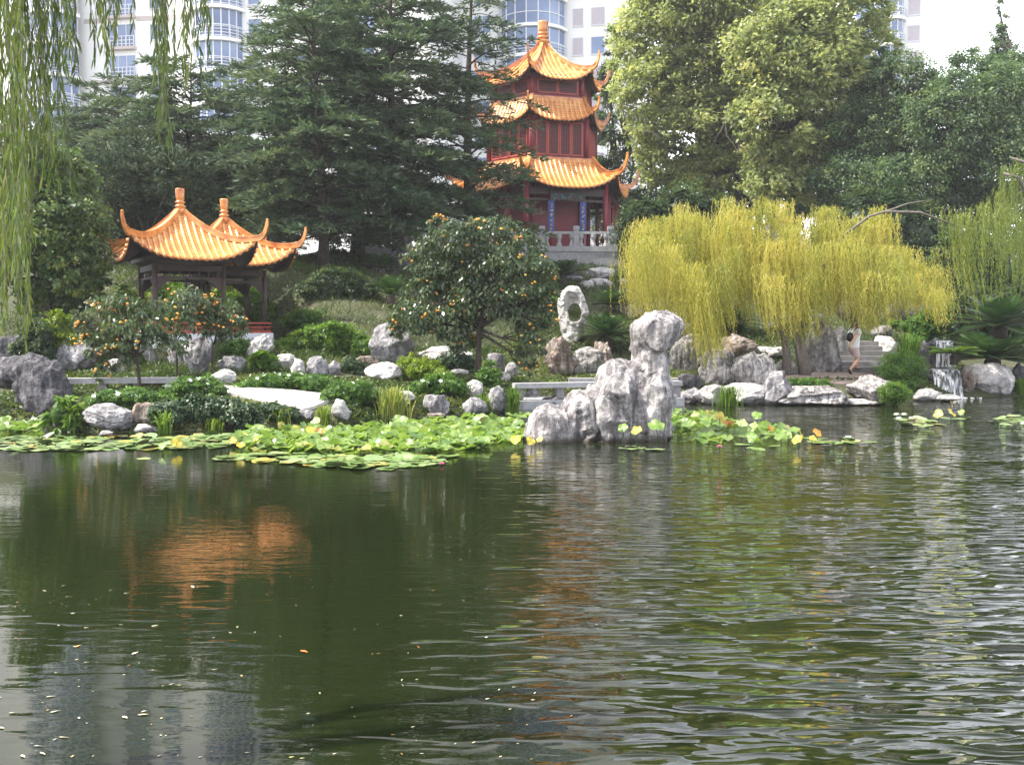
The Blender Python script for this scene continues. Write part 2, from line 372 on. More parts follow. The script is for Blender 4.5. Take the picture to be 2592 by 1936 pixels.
bp = nd(t, 'ShaderNodeBump'); bp.inputs['Strength'].default_value = 1.0; bp.inputs['Distance'].default_value = .03
t.links.new(hh, bp.inputs['Height']); t.links.new(bp.outputs[0], b.inputs['Normal'])
# ground
m, t, b = mat('garden soil'); M['soil'] = m
v = coords(t, (1, 1, 1), False); f = noise(t, v, .8, 6, .6); f2 = noise(t, v, 9, 5)
c = ramp(t, f, [(.35, (.035, .045, .018)), (.55, (.055, .065, .022)), (.7, (.085, .07, .045))])
c = mixc(t, .4, c, ramp(t, f2, [(.3, (.025, .025, .015)), (.7, (.1, .1, .05))]))
t.links.new(c, b.inputs['Base Color']); b.inputs['Roughness'].default_value = .95
bump(t, b, f2, .8, .08)

# ------------------------------------------------------------------ terrain
SH = [(-900, 1090), (-400, 1075), (0, 1062), (100, 1062), (175, 1083), (210, 1095), (400, 1096), (600, 1088), (840, 1074), (1000, 1063), (1150, 1054),
      (1285, 1044), (1345, 1012), (1500, 1012), (1700, 1016), (1770, 1020), (1985, 1023), (2200, 1023), (2320, 1015), (2440, 1006), (2592, 1003), (3200, 1000)]
_s = np.array([onz(*p)[:2] for p in SH]); _sx, _sy = _s[:, 0], _s[:, 1]
TL = np.array([-300, -3, -1.2, 0, .5, 1.2, 3, 5.5, 8, 14.5, 20, 26, 40, 600]); ZL = np.array([-1.6, -1.6, -.9, -.06, .28, .42, .62, .95, 1.62, 4.0, 4.9, 5.4, 5.7, 6])
TR = np.array([-300, -3, -1.2, 0, .5, 1.2, 3, 4.4, 7, 14, 20, 30, 600]); ZR = np.array([-1.6, -1.6, -.9, -.06, .3, .5, .68, .74, 1.65, 3.75, 5.1, 5.6, 6])
_sx2 = np.linspace(-40, 40, 161); _sy2 = np.array([np.interp(np.linspace(q - 4, q + 4, 17), _sx, _sy).mean() for q in _sx2])
PVC = at(500, 870, 29.3)
def ground(x, y):
    x = np.asarray(x, float); y = np.asarray(y, float)
    sh = np.interp(x, _sx, _sy); tt = y - sh
    sh2 = np.interp(x, _sx2, _sy2); k2 = np.clip((tt - 2) / 6, 0, 1); k2 = k2 * k2 * (3 - 2 * k2); tt = y - (sh * (1 - k2) + sh2 * k2)
    a = np.interp(tt, TL, ZL); b_ = np.interp(tt, TR, ZR); k = np.clip((x + 1.5) / 2.0, 0, 1)
    z = a * (1 - k) + b_ * k
    dpv = np.sqrt((x - PVC[0]) ** 2 + ((y - PVC[1]) * 1.0) ** 2); kp = np.clip((4.6 - dpv) / 2.0, 0, 1); kp = kp * kp * (3 - 2 * kp); z = z * (1 - kp) + np.minimum(z, 1.5) * kp
    n = fbm(np.stack([x * .5, y * .5, x * 0], -1).reshape(-1, 3), 3, 3).reshape(x.shape)
    z = z + n * .07 * np.clip(tt, 0, 3) / 3
    near = np.clip((1.6 + np.where(x < -4.2, 2.9, 0) - y) / .8, 0, 1)
    return z * (1 - near) + near * .45
def gh(px, py, lo=12.0, hi=75.0):
    """point where the sight line through a pixel meets the ground or the water"""
    d = ray(px, py); ys = np.arange(lo, hi, .05); k = ys / d[1]
    x = d[0] * k; z = CAMZ + d[2] * k; g = np.maximum(ground(x, ys), 0)
    i = np.argmax(z < g) if (z < g).any() else len(ys) - 1
    return np.array([x[i], ys[i], g[i]])
xs = np.concatenate([[-900, -300, -120, -70, -45], np.arange(-32, -14, 1.0), np.arange(-14, 17, .25), np.arange(17, 36, 1.0), [45, 70, 120, 300, 900]])
ys = np.concatenate([[-300, -60, -20, -8, -3], np.arange(-1, 4, .5), np.arange(4, 17, 1.0), np.arange(17, 34, .25), np.arange(34, 62, 1.0), [70, 90, 130, 250, 500, 1200]])
X, Y = np.meshgrid(xs, ys); Z = ground(X, Y); nx, ny = len(xs), len(ys)
me = bpy.data.meshes.new('ground')
idx = np.arange(nx * ny).reshape(ny, nx)
me.from_pydata(np.stack([X, Y, Z], -1).reshape(-1, 3).tolist(), [], np.stack([idx[:-1, :-1], idx[:-1, 1:], idx[1:, 1:], idx[1:, :-1]], -1).reshape(-1, 4).tolist())
me.polygons.foreach_set('use_smooth', [True] * len(me.polygons)); me.materials.append(M['soil'])
tag(link('ground', me), kind='structure')
mb = MB(); mb.add([(-80, -6, 0), (80, -6, 0), (80, 45, 0), (-80, 45, 0)], [(0, 1, 2, 3)])
tag(mb.build('water', M['water']), kind='structure')

# ------------------------------------------------------------------ Chinese roofs
def uvmesh(name, V, Fc, UV, mats, mi, parent, smooth=True):
    me = bpy.data.meshes.new(name); me.from_pydata(V, [], Fc)
    for q in mats: me.materials.append(q)
    me.polygons.foreach_set('material_index', mi); me.polygons.foreach_set('use_smooth', [smooth] * len(Fc))
    uv = me.uv_layers.new(name='UVMap'); li = np.zeros(len(me.loops), np.int32); me.loops.foreach_get('vertex_index', li)
    uv.data.foreach_set('uv', np.asarray(UV, np.float32)[li].reshape(-1)); me.update()
    return link(name, me, parent)
def hip_roof(parent, n, ae, at_, ze, zt, lift, tw, c=(0, 0), ph0=-pi / 2, horn=.6, hornout=.25, rw=.12, finial=None, soffit=None, course=.13, curve=.5):
    tn = math.tan(pi / n)
    def zf(t, u): return ze + (zt - ze) * ((1 - curve) * t + curve * t * t) + lift * abs(u) ** 3 * (1 - t) ** 2
    def P(k, s, t):
        ph = ph0 + k * 2 * pi / n; a = ae + (at_ - ae) * t; hw = a * tn
        u = max(-1, min(1, s / hw)) if hw > 1e-6 else 0
        return (c[0] + cos(ph) * a - sin(ph) * s, c[1] + sin(ph) * a + cos(ph) * s, zf(t, u))
    V, Fc, UV, MI = [], [], [], []
    slope = sqrt((ae - at_) ** 2 + (zt - ze) ** 2); NS, NT = 16, 12
    for k in range(n):
        b0 = len(V)
        for j in range(NT + 1):
            t = j / NT; hw = (ae + (at_ - ae) * t) * tn
            for i in range(NS + 1):
                V.append(P(k, (2 * i / NS - 1) * hw, t)); UV.append((i, t * slope / course))
        for j in range(NT):
            for i in range(NS):
                q = b0 + j * (NS + 1) + i; Fc.append((q, q + 1, q + NS + 2, q + NS + 1)); MI.append(0)
        # under side and eave board
        b0 = len(V)
        for j in range(NT + 1):
            t = j / NT; hw = (ae + (at_ - ae) * t) * tn
            for i in range(NS + 1):
                p = P(k, (2 * i / NS - 1) * hw * .995, t * .995 + .004); V.append((p[0], p[1], p[2] - .09)); UV.append((0, .5))
        for j in range(NT):
            for i in range(NS):
                q = b0 + j * (NS + 1) + i; Fc.append((q + NS + 1, q + NS + 2, q + 1, q)); MI.append(1)
        for i in range(NS):
            q = b0 + i; e = b0 - (NT + 1) * (NS + 1) + i; Fc.append((q, q + 1, e + 1, e)); MI.append(1)
        # round tile rows
        hwE = ae * tn; m_ = int(2 * hwE / tw); off = (2 * hwE - m_ * tw) / 2
        for r in range(m_):
            s = -hwE + off + (r + .5) * tw
            a_end = (abs(s) + rw * .5) / tn; te = min(1, (ae - a_end) / (ae - at_)) if ae > at_ else 1
            if te < .03: continue
            nn = max(3, int(10 * te) + 1); rad = tw * .24; b0 = len(V); ph = ph0 + k * 2 * pi / n
            for j in range(nn + 1):
                t = te * j / nn
                p = np.array(P(k, s, t)); p[2] += rad * .35
                if j == 0: p[0] += cos(ph) * .03; p[1] += sin(ph) * .03
                for q in range(7):
                    an = 2 * pi * q / 7; sx_, zz = cos(an) * rad, sin(an) * rad
                    V.append((p[0] - sin(ph) * sx_, p[1] + cos(ph) * sx_, p[2] + zz)); UV.append((0, t * slope / (course * 2.6)))
            for j in range(nn):
                for q in range(7):
                    Fc.append((b0 + j * 7 + q, b0 + j * 7 + (q + 1) % 7, b0 + j * 7 + 7 + (q + 1) % 7, b0 + j * 7 + 7 + q)); MI.append(3)
            # round tile end
            p = np.array(P(k, s, 0)); p[2] += rad * .3; b0 = len(V)
            for e, rr in ((.055, 1.0), (.0, 1.0)):
                for q in range(10):
                    an = 2 * pi * q / 10; V.append((p[0] + cos(ph) * e - sin(ph) * cos(an) * rad * 1.35, p[1] + sin(ph) * e + cos(ph) * cos(an) * rad * 1.35, p[2] + sin(an) * rad * 1.35)); UV.append((0, .6))
            Fc.append(tuple(b0 + q for q in range(10))[::-1]); MI.append(2)
            for q in range(10): Fc.append((b0 + q, b0 + (q + 1) % 10, b0 + 10 + (q + 1) % 10, b0 + 10 + q)); MI.append(2)
    roof = uvmesh('roof', V, Fc, UV, [M['glaze'], soffit or M['wood_dark'], M['ridge'], M['glaze_sunlit']], MI, parent)
    for k in range(n):
        ph = ph0 + (k + .5) * 2 * pi / n; pts, ws, hs = [], [], []
        for j in range(13):
            t = 1 - j / 12; a = (ae + (at_ - ae) * t) / cos(pi / n)
            pts.append((c[0] + cos(ph) * a, c[1] + sin(ph) * a, zf(t, 1) + rw * .55)); ws.append(rw); hs.append(rw * 1.7)
        p0 = np.array(pts[-1]); o = np.array([cos(ph), sin(ph), 0])
        for q in range(1, 8):
            f = q / 7; an = f * R(78)
            pts.append(tuple(p0 + o * hornout * sin(an) * 1.0 + np.array([0, 0, 1]) * horn * (1 - cos(an)) * 1.25)); ws.append(rw * (1 - .4 * f)); hs.append(rw * (1.7 - 1.0 * f))
        mb = MB(); up = (cos(ph) * .6, sin(ph) * .6, .8)
        mb.sweep(pts, ws, hs, 0, (0, 0, 1) if False else (-cos(ph) * .15, -sin(ph) * .15, 1))
        mb.sweep([(p[0], p[1], p[2] + rw * .95 * (1 if i < 13 else 1 - .09 * (i - 12))) for i, p in enumerate(pts[:16])], [rw * 1.35] * 16, [rw * .32] * 16, 0)
        mb.sweep([(p[0], p[1], p[2] - rw * .6) for p in pts[:13]], [rw * 1.5] * 13, [rw * .3] * 13, 0)
        mb.tube([pts[-1], tuple(np.array(pts[-1]) + np.array([0, 0, rw * .5]) - o * rw * .2)], [rw * .42, rw * .42], 8)
        mb.build('hip_ridge', M['ridge'], roof)
    if finial:
        mb = MB(); mb.lathe([(r, z) for r, z in finial], 20, (c[0], c[1], zt)); mb.build('finial', M['ridge'], roof, True)
    if at_ > .3:   # top band where a skirt roof meets the wall
        mb = MB(); pl = [(c[0] + cos(ph0 + (k + .5) * 2 * pi / n) * (at_ + .05) / cos(pi / n), c[1] + sin(ph0 + (k + .5) * 2 * pi / n) * (at_ + .05) / cos(pi / n)) for k in range(n)]
        mb.prism(pl, zt - .12, zt + .1); mb.build('top_ridge', M['ridge'], roof)
    return roof
FIN = [(.16, 0), (.17, .05), (.2, .08), (.2, .13), (.13, .16), (.12, .2), (.18, .24), (.18, .28), (.12, .31), (.11, .35), (.16, .38), (.16, .42), (.11, .44),
       (.115, .47), (.14, .52), (.14, .6), (.155, .8), (.155, .84), (.13, .86)]

# ---- twin pavilion
pv = gh(470, 866); pz = pv[2] - .12
pb = at(463, 870, 28.4); TA = R(32)
tp = empty('twin_pavilion', (pb[0], pb[1], pz), 'open twin garden pavilion with two orange glazed tile roofs and dark timber columns', 'pavilion', TA)
zb = 1.94 - pz; OFF = (1.72, 1.6)
foot = [(-1.15, -1.15), (1.15, -1.15), (1.15, OFF[1] - 1.15), (OFF[0] + 1.15, OFF[1] - 1.15), (OFF[0] + 1.15, OFF[1] + 1.15), (OFF[0] - 1.15, OFF[1] + 1.15), (OFF[0] - 1.15, 1.15), (-1.15, 1.15)]
mb = MB(); mb.prism(foot, -.3, zb); mb.build('base_wall', M['white_wall'], tp)
mb = MB(); mb.prism([(x * 1.03, y * 1.03) for x, y in foot], -.5, .0); mb.build('plinth', M['stone_dark'], tp)
zr = 2.27 - pz; EV = 4.0 - pz
cols = [(-.95, -.95), (.95, -.95), (-.95, .95), (OFF[0] + .95, OFF[1] - .95), (OFF[0] - .95, OFF[1] + .95), (OFF[0] + .95, OFF[1] + .95), (.95, OFF[1] - .95 + .02)]
for x, y in cols:
    mb = MB(); mb.tube([(x, y, zb), (x, y, EV - .1)], .075, 12); mb.lathe([(.13, 0), (.14, .06), (.1, .1)], 12, (x, y, zb)); mb.build('column', M['wood_dark'], tp, True)
def railing(p, q, name='railing'):
    mb = MB(); p = np.array([p[0], p[1], 0.]); q = np.array([q[0], q[1], 0.]); L = np.linalg.norm(q - p); u = (q - p) / L; z0 = zb
    for z, hgt in ((z0 + .035, .07), (zr - .14, .035), (zr - .02, .05)):
        mb.bar(p + [0, 0, z], q + [0, 0, z], .07, hgt)
    nb = int(L / .11)
    for i in range(nb + 1):
        a = p + u * L * i / nb; mb.bar(a + [0, 0, z0 + .05], a + [0, 0, zr - .13], .02, .02)
    return mb.build(name, M['rail_red'], tp)
e1 = 1.08
for p, q in (((-e1, -e1), (e1, -e1)), ((e1, OFF[1] - e1), (OFF[0] + e1, OFF[1] - e1)), ((OFF[0] + e1, OFF[1] - e1), (OFF[0] + e1, OFF[1] + e1)), ((-e1, e1), (-e1, -e1)), ((OFF[0] - e1, OFF[1] + e1), (OFF[0] + e1, OFF[1] + e1))):
    railing(p, q)
def sq(cx, cy): return [(cx - .95, cy - .95), (cx + .95, cy - .95), (cx + .95, cy + .95), (cx - .95, cy + .95)]
for (cx, cy) in ((0, 0), OFF):
    pts = sq(cx, cy)
    for i in range(4):
        a, b_ = np.array([*pts[i], 0]), np.array([*pts[(i + 1) % 4], 0])
        mb = MB(); mb.bar(a + [0, 0, EV - .2], b_ + [0, 0, EV - .2], .1, .16); mb.bar(a + [0, 0, EV - .48], b_ + [0, 0, EV - .48], .07, .07)
        u = (b_ - a) / np.linalg.norm(b_ - a)
        for k in range(7):
            p = a + u * 1.9 * (k + .5) / 7; mb.bar(p + [0, 0, EV - .46], p + [0, 0, EV - .26], .03, .03)
        mb.build('beam', M['wood_dark'], tp)
        for s_, o in ((a, u), (b_, -u)):   # carved corner bracket
            mb = MB(); n_ = np.array([-u[1], u[0], 0]) * .025
            prof = [(0, -.05), (.42, -.05), (.36, -.13), (.24, -.17), (.15, -.27), (.06, -.34), (0, -.42)]
            v = [s_ + o * (d + .06) + [0, 0, EV - .46 + z] + n_ for d, z in prof] + [s_ + o * (d + .06) + [0, 0, EV - .46 + z] - n_ for d, z in prof]
            k = len(prof); mb.add(v, [tuple(range(k)), tuple(range(k, 2 * k))[::-1]] + [(i_, k + i_, k + (i_ + 1) % k, (i_ + 1) % k) for i_ in range(k)])
            mb.build('bracket', M['wood_dark'], tp)
    mb = MB(); mb.prism([(cx + (x - cx) * 1.25, cy + (y - cy) * 1.25) for x, y in pts], EV - .02, EV + .1); mb.build('ceiling_board', M['wood_dark'], tp)
    rf = hip_roof(tp, 4, 1.74, .1, EV, 5.42 - pz, .6, .185, (cx, cy), -pi / 2, .52, .32, .095, [(r * .85, z * .86) for r, z in FIN], course=.1, curve=.42)

# ---- three storey pagoda
PA = R(17); PC = (1373 - CX) / F * 53
pgz = 6.1
pg = empty('pagoda', (PC, 53, pgz - .25), 'three storey red hexagonal pagoda with stacked orange tile roofs on the stone terrace', 'pagoda', PA)
def zz(z): return z - pgz + .25
def hexp(a, n=6, ph0=-pi / 2): return [(cos(ph0 + (k + .5) * 2 * pi / n) * a / cos(pi / n), sin(ph0 + (k + .5) * 2 * pi / n) * a / cos(pi / n)) for k in range(n)]
mb = MB(); mb.prism(hexp(4.2), -.25, .25); mb.build('floor_platform', M['stone_cut'], pg)
mb = MB(); mb.prism(hexp(2.25), .25, zz(9.6)); mb.build('wall', M['wood_red'], pg)
def lattice(a, z0, z1, npan, k, name='lattice_panel'):
    """a framed lattice panel on hexagon side k, standing proud of the wall"""
    ph = -pi / 2 + k * pi / 3; n_ = np.array([cos(ph), sin(ph), 0]); u = np.array([-sin(ph), cos(ph), 0]); hw = a * math.tan(pi / 6) - .22
    for j in range(npan):
        s0 = -hw + 2 * hw * j / npan + .05; s1 = -hw + 2 * hw * (j + 1) / npan - .05
        fm = MB()
        for s_ in (s0, s1): fm.bar(n_ * (a + .03) + u * s_ + [0, 0, z0], n_ * (a + .03) + u * s_ + [0, 0, z1], .07, .07)
        for z in (z0, z1): fm.bar(n_ * (a + .03) + u * s0 + [0, 0, z], n_ * (a + .03) + u * s1 + [0, 0, z], .06, .07)
        fr_ = fm.build(name, M['rail_red'], pg)
        gm = MB(); m_ = max(3, int((s1 - s0) / .11)); nz = int((z1 - z0) / .11)
        for i in range(1, m_): s_ = s0 + (s1 - s0) * i / m_; gm.bar(n_ * (a + .02) + u * s_ + [0, 0, z0], n_ * (a + .02) + u * s_ + [0, 0, z1], .022, .022)
        for i in range(1, nz): z = z0 + (z1 - z0) * i / nz; gm.bar(n_ * (a + .022) + u * s0 + [0, 0, z], n_ * (a + .022) + u * s1 + [0, 0, z], .022, .022)
        q = [n_ * (a + .006) + u * s0 + [0, 0, z0], n_ * (a + .006) + u * s1 + [0, 0, z0], n_ * (a + .006) + u * s1 + [0, 0, z1], n_ * (a + .006) + u * s0 + [0, 0, z1]]
        gm.add(q, [(0, 1, 2, 3)], 1)
        gm.build('lattice', [M['wood_red'], M['wood_dark']], fr_)
for a, z0, z1, npan in ((2.62, 10.75, 13.0, 4), (2.33, 13.95, 15.2, 2)):
    mb = MB(); mb.prism(hexp(a), zz(z0), zz(z1)); mb.build('wall', M['wood_red'], pg)
    mb = MB(); mb.prism(hexp(a + .16), zz(z0), zz(z0 + .16)); mb.prism(hexp(a + .1), zz(z1 - .2), zz(z1)); mb.build('sill_band', M['wood_red'], pg)
    for x, y in hexp(a + .02):
        mb = MB(); mb.tube([(x, y, zz(z0)), (x, y, zz(z1))], .13, 10); mb.build('corner_post', M['wood_red'], pg, True)
    for k in (0, 1, 5): lattice(a, zz(z0 + .3), zz(z1 - .3), npan, k)
for k, (x, y) in enumerate(hexp(3.72)):
    mb = MB(); mb.tube([(x, y, .25), (x, y, zz(9.5))], .15, 12); mb.lathe([(.24, 0), (.26, .1), (.17, .18)], 12, (x, y, .25)); mb.build('column', M['wood_red'], pg, True)
    x2, y2 = np.array(hexp(3.72)[(k + 1) % 6]); a_, b_ = np.array([x, y, zz(9.0)]), np.array([x2, y2, zz(9.0)])
    for f in (.3, .7):
        p = a_ + (b_ - a_) * f; mb = MB(); mb.tube([(p[0], p[1], .25), (p[0], p[1], zz(9.3))], .12, 10); mb.lathe([(.2, 0), (.21, .08), (.14, .14)], 10, (p[0], p[1], .25)); mb.build('column', M['wood_red'], pg, True)
    mb = MB(); mb.bar(a_, b_, .14, .34); mb.bar(a_ - [0, 0, .42], b_ - [0, 0, .42], .09, .12); mb.build('beam', M['wood_dark'], pg)
for k, (x, y) in enumerate(hexp(2.3)):
    mb = MB(); mb.tube([(x, y, .25), (x, y, zz(9.5))], .14, 10); mb.build('column', M['wood_red'], pg, True)
# hanging name board and the two blue couplet boards with gilt strokes
def strokes(mbx, c, u, wd, ht, seed):
    """a few brush-like bars forming one small square character cell"""
    rr = random.Random(seed)
    for i in range(6):
        hz = rr.random() < .55; o = np.array([0, 0, 1.0])
        a_ = c + u * wd * rr.uniform(-.45, .1) + o * ht * rr.uniform(-.4, .4)
        mbx.bar(a_, a_ + (u * wd * rr.uniform(.3, .5) if hz else -o * ht * rr.uniform(.25, .5)), .025, .03)
ph = -pi / 2; n_ = np.array([0, -1., 0]); u = np.array([1., 0, 0])
mb = MB(); mb.box(-.95, .95, -3.9, -3.82, zz(8.55), zz(9.05)); nb = mb.build('name_board', M['wood_dark'], pg)
mb = MB()
for i in range(4): strokes(mb, np.array([-.66 + .44 * i, -3.93, zz(8.8)]), u, .34, .36, 40 + i)
mb.build('characters', M['teal'], nb)
for f in (.3, .7):
    hx = hexp(3.72); a_, b_ = np.array([*hx[5], 0]), np.array([*hx[0], 0]); p = a_ + (b_ - a_) * f
    mb = MB(); mb.box(p[0] - .17, p[0] + .17, p[1] - .17, p[1] - .125, zz(6.9), zz(8.5)); cb = mb.build('couplet_board', M['blue_board'], pg)
    mb = MB()
    for i in range(6): strokes(mb, np.array([p[0], p[1] - .185, zz(8.25 - i * .23)]), u, .17, .17, 60 + i + int(f * 10))
    mb.build('characters', M['gilt'], cb)
PF = [(r * 1.9, z * 1.45) for r, z in FIN]
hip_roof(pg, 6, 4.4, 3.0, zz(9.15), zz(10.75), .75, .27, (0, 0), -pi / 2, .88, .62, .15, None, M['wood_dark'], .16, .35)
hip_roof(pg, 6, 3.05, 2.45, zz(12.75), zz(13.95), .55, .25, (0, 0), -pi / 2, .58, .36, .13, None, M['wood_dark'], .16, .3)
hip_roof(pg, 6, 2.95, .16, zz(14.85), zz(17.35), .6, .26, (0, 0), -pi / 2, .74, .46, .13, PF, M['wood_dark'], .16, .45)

# ---- stone terrace below the pagoda, with its balustrade
tz0, tz1 = 5.2, 6.05; TY = 47.0
xL, xR = (900 - CX) / F * TY, (1660 - CX) / F * TY
te = empty('terrace', (0, TY, tz0), 'grey granite block terrace wall in front of the pagoda', 'terrace')
mb = MB(); mb.box(xL, xR, .02, 11, -.8, tz1 - tz0 - .26); mb.build('retaining_wall', M['stone_cut'], te)
mb = MB(); mb.box(xL - .06, xR + .06, -.05, 11, tz1 - tz0 - .26 + .003, tz1 - tz0); mb.build('coping', M['stone_cut'], te)
k = 0; x = xL + .4
while x < xR - .6:
    mb = MB(); mb.box(x, x + 1.04, -.012, .02, -.6, tz1 - tz0 - .275); mb.build('facing_block', M['stone_cut'], te); x += 1.065
ba = empty('balustrade', (0, TY + .1, tz1), 'grey carved stone balustrade with square capped posts along the terrace edge', 'balustrade')
px_list = list(range(934, 1640, 86)); xs_ = [(p - CX + 8) / F * TY for p in px_list]
for i, x in enumerate(xs_):
    mb = MB(); mb.box(x - .13, x + .13, -.13, .13, 0, .8); mb.box(x - .16, x + .16, -.16, .16, .8, .86); mb.box(x - .14, x + .14, -.14, .14, .86, .98); mb.build('post', M['stone_cut'], ba)
    if i + 1 < len(xs_):
        x2 = xs_[i + 1]
        mb = MB(); mb.box(x + .13, x2 - .13, -.07, .07, .6, .72); mb.build('top_rail', M['stone_cut'], ba)
        for cxx in (x + .22, (x + x2) / 2, x2 - .22):
            mb = MB(); mb.lathe([(.14, 0), (.13, .1), (.09, .16), (.075, .3), (.1, .36), (.13, .42), (.14, .5), (.14, .6)], 8, (cxx, 0, 0)); mb.build('baluster', M['stone_cut'], ba)

# ---- apartment towers behind the garden
def tower(name, label, px0, px1, Y, ztop, depth, yaw=0):
    a = at(px0, HOR, Y); b_ = at(px1, HOR, Y)
    e = empty(name, (a[0], Y, 5), label, 'apartment tower', yaw); W = b_[0] - a[0]
    mb = MB(); mb.box(0, W, 0, depth, -1, ztop - 5); mb.build('wall', M['tower_white'], e)
    return e, W
def winrow(e, X0, X1, z0, h, glassm, yf=-.0, name='window', mull=1):
    fm = MB(); t_ = .07
    fm.box(X0 - t_, X1 + t_, yf - .08, yf + .02, z0 - t_ - .06, z0 - .0); fm.box(X0 - t_, X1 + t_, yf - .06, yf + .02, z0 + h, z0 + h + t_)
    fm.box(X0 - t_, X0, yf - .06, yf + .02, z0, z0 + h); fm.box(X1, X1 + t_, yf - .06, yf + .02, z0, z0 + h)
    for i in range(1, mull): x = X0 + (X1 - X0) * i / mull; fm.box(x - .03, x + .03, yf - .055, yf + .02, z0, z0 + h)
    f = fm.build(name, M['balcony_rail'], e)
    g = MB(); g.box(X0, X1, yf - .03, yf + .015, z0, z0 + h); g.build('pane', glassm, f)
def curved_bay(e, xc, r, z0, z1, a0, a1, glass_h, floor, nseg=10, rail=True, yc=0.0):
    """one storey of a round glazed bay: slab edge, panes, mullions and a railing"""
    bs = MB(); ang = [a0 + (a1 - a0) * i / nseg for i in range(nseg + 1)]
    o = [(xc + sin(q) * (r + .35), yc - cos(q) * (r + .35)) for q in ang]
    bs.prism(o + [(xc + sin(q) * .2, yc - cos(q) * .2 + .4) for q in (ang[-1], ang[0])], z0, z0 + .32)
    bay = bs.build('balcony', M['tower_white'], e, False)
    g = MB()
    for i in range(nseg):
        q0, q1 = ang[i], ang[i + 1]
        p0, p1 = (xc + sin(q0) * r, yc - cos(q0) * r), (xc + sin(q1) * r, yc - cos(q1) * r)
        g.add([(p0[0], p0[1], z0 + .32), (p1[0], p1[1], z0 + .32), (p1[0], p1[1], z1), (p0[0], p0[1], z1)], [(0, 1, 2, 3)])
    g.build('glazing', M['glass'], bay)
    rl = MB()
    for i in range(nseg + 1):
        q = ang[i]; rl.box(xc + sin(q) * (r + .02) - .05, xc + sin(q) * (r + .02) + .05, yc - cos(q) * (r + .02) - .05, yc - cos(q) * (r + .02) + .05, z0 + .32, z1)
    hz = z0 + .32 + (z1 - z0 - .32) * .45
    for i in range(nseg):
        q0, q1 = ang[i], ang[i + 1]
        rl.bar((xc + sin(q0) * (r + .03), yc - cos(q0) * (r + .03), hz), (xc + sin(q1) * (r + .03), yc - cos(q1) * (r + .03), hz), .06, .08)
    rl.build('mullion_frame', M['balcony_rail'], bay)
    if rail:
        rl = MB()
        for i in range(nseg):
            q0, q1 = ang[i], ang[i + 1]; a_, b_ = (xc + sin(q0) * (r + .3), yc - cos(q0) * (r + .3)), (xc + sin(q1) * (r + .3), yc - cos(q1) * (r + .3))
            for z in (z0 + .45, z0 + .75, z0 + 1.05, z0 + 1.32): rl.bar((*a_, z), (*b_, z), .05, .05)
            rl.bar((*a_, z0 + .32), (*a_, z0 + 1.32), .05, .05)
        rl.build('railing', M['balcony_rail'], bay)
FL = 3.05
def flz(Y, k): return 14.5 + FL * k
TYA = 100.0; sA = TYA / F
ta, WA = tower('apartment_tower', 'white apartment tower with round glass bays and balconies behind the left trees', 30, 1120, TYA, 62, 16, R(-9))
mb = MB(); mb.box(-16, -.01, 1.2, 15, -1, 57); mb.build('wing', M['tower_white'], ta)
def xa(px): return (px - 30) * sA
for k in range(12):
    z = flz(100, k) - 5
    curved_bay(ta, xa(112), 1.9, z, z + FL - .02, R(-95), R(60), 2.2, k, 8, True, -.3)
    curved_bay(ta, xa(190), 2.35, z, z + FL - .02, R(-88), R(88), 2.2, k, 8, True, -1.0)
    curved_bay(ta, xa(598), 2.6, z, z + FL - .02, R(-75), R(75), 2.2, k, 9, True, .7)
    # recessed balcony: dark opening, side window and a railing on a slab
    mb = MB(); mb.box(xa(312), xa(386), -.5, .1, z, z + .28); sl_ = mb.build('balcony', M['tower_pink'], ta)
    rl = MB()
    for zz_ in (z + .5, z + .85, z + 1.25): rl.box(xa(313), xa(385), -.47, -.43, zz_, zz_ + .05)
    for i in range(8): x = xa(313) + (xa(385) - xa(313)) * i / 7; rl.box(x - .03, x + .03, -.475, -.425, z + .28, z + 1.3)
    rl.build('railing', M['balcony_rail'], sl_)
    winrow(ta, xa(316), xa(383), z + .35, 2.15, M['glass'], -.02, 'balcony_door', 3)
    winrow(ta, xa(424), xa(466), z + .9, 1.45, M['glass'], -.02, 'window', 2)
    if k % 2 == 0:
        mb = MB(); mb.box(xa(250), xa(310), -.05, .03, z - .25, z + .2); mb.box(xa(388), xa(534), -.05, .03, z - .25, z + .2); mb.build('string_band', M['tower_pink'], ta)
    winrow(ta, xa(676), xa(704), z + .75, 1.6, M['glass'], -.02, 'window', 1)
    winrow(ta, xa(790), xa(835), z + .75, 1.6, M['glass'], -.02, 'window', 2)
    winrow(ta, xa(930), xa(985), z + .75, 1.6, M['glass'], -.02, 'window', 2)
TYB = 108.0; sB = TYB / F
tb, WB = tower('apartment_tower', 'white apartment tower with a curved blue glass bay rising behind the pagoda', 1140, 1600, TYB, 66, 16, R(-13))
def xb(px): return (px - 1150) * sB
for k in range(13):
    z = 12.2 + FL * k - 5
    curved_bay(tb, xb(1362), 3.6, z, z + FL - .02, R(-80), R(80), 2.3, k, 8, k % 2 == 0, .2)
    winrow(tb, xb(1461), xb(1485), z + .7, 1.75, M['blind'], -.02, 'window', 1)
    winrow(tb, xb(1506), xb(1537), z + .7, 1.75, M['blind'] if k % 3 else M['glass'], -.02, 'window', 1)
    winrow(tb, xb(1215), xb(1255), z + .7, 1.75, M['glass'], -.02, 'window', 2)
tc_, WC = tower('apartment_tower', 'narrow white apartment tower with a glass corner standing behind the tall green tree', 2130, 2312, 118.0, 58, 14, R(-13))
sC = 118.0 / F
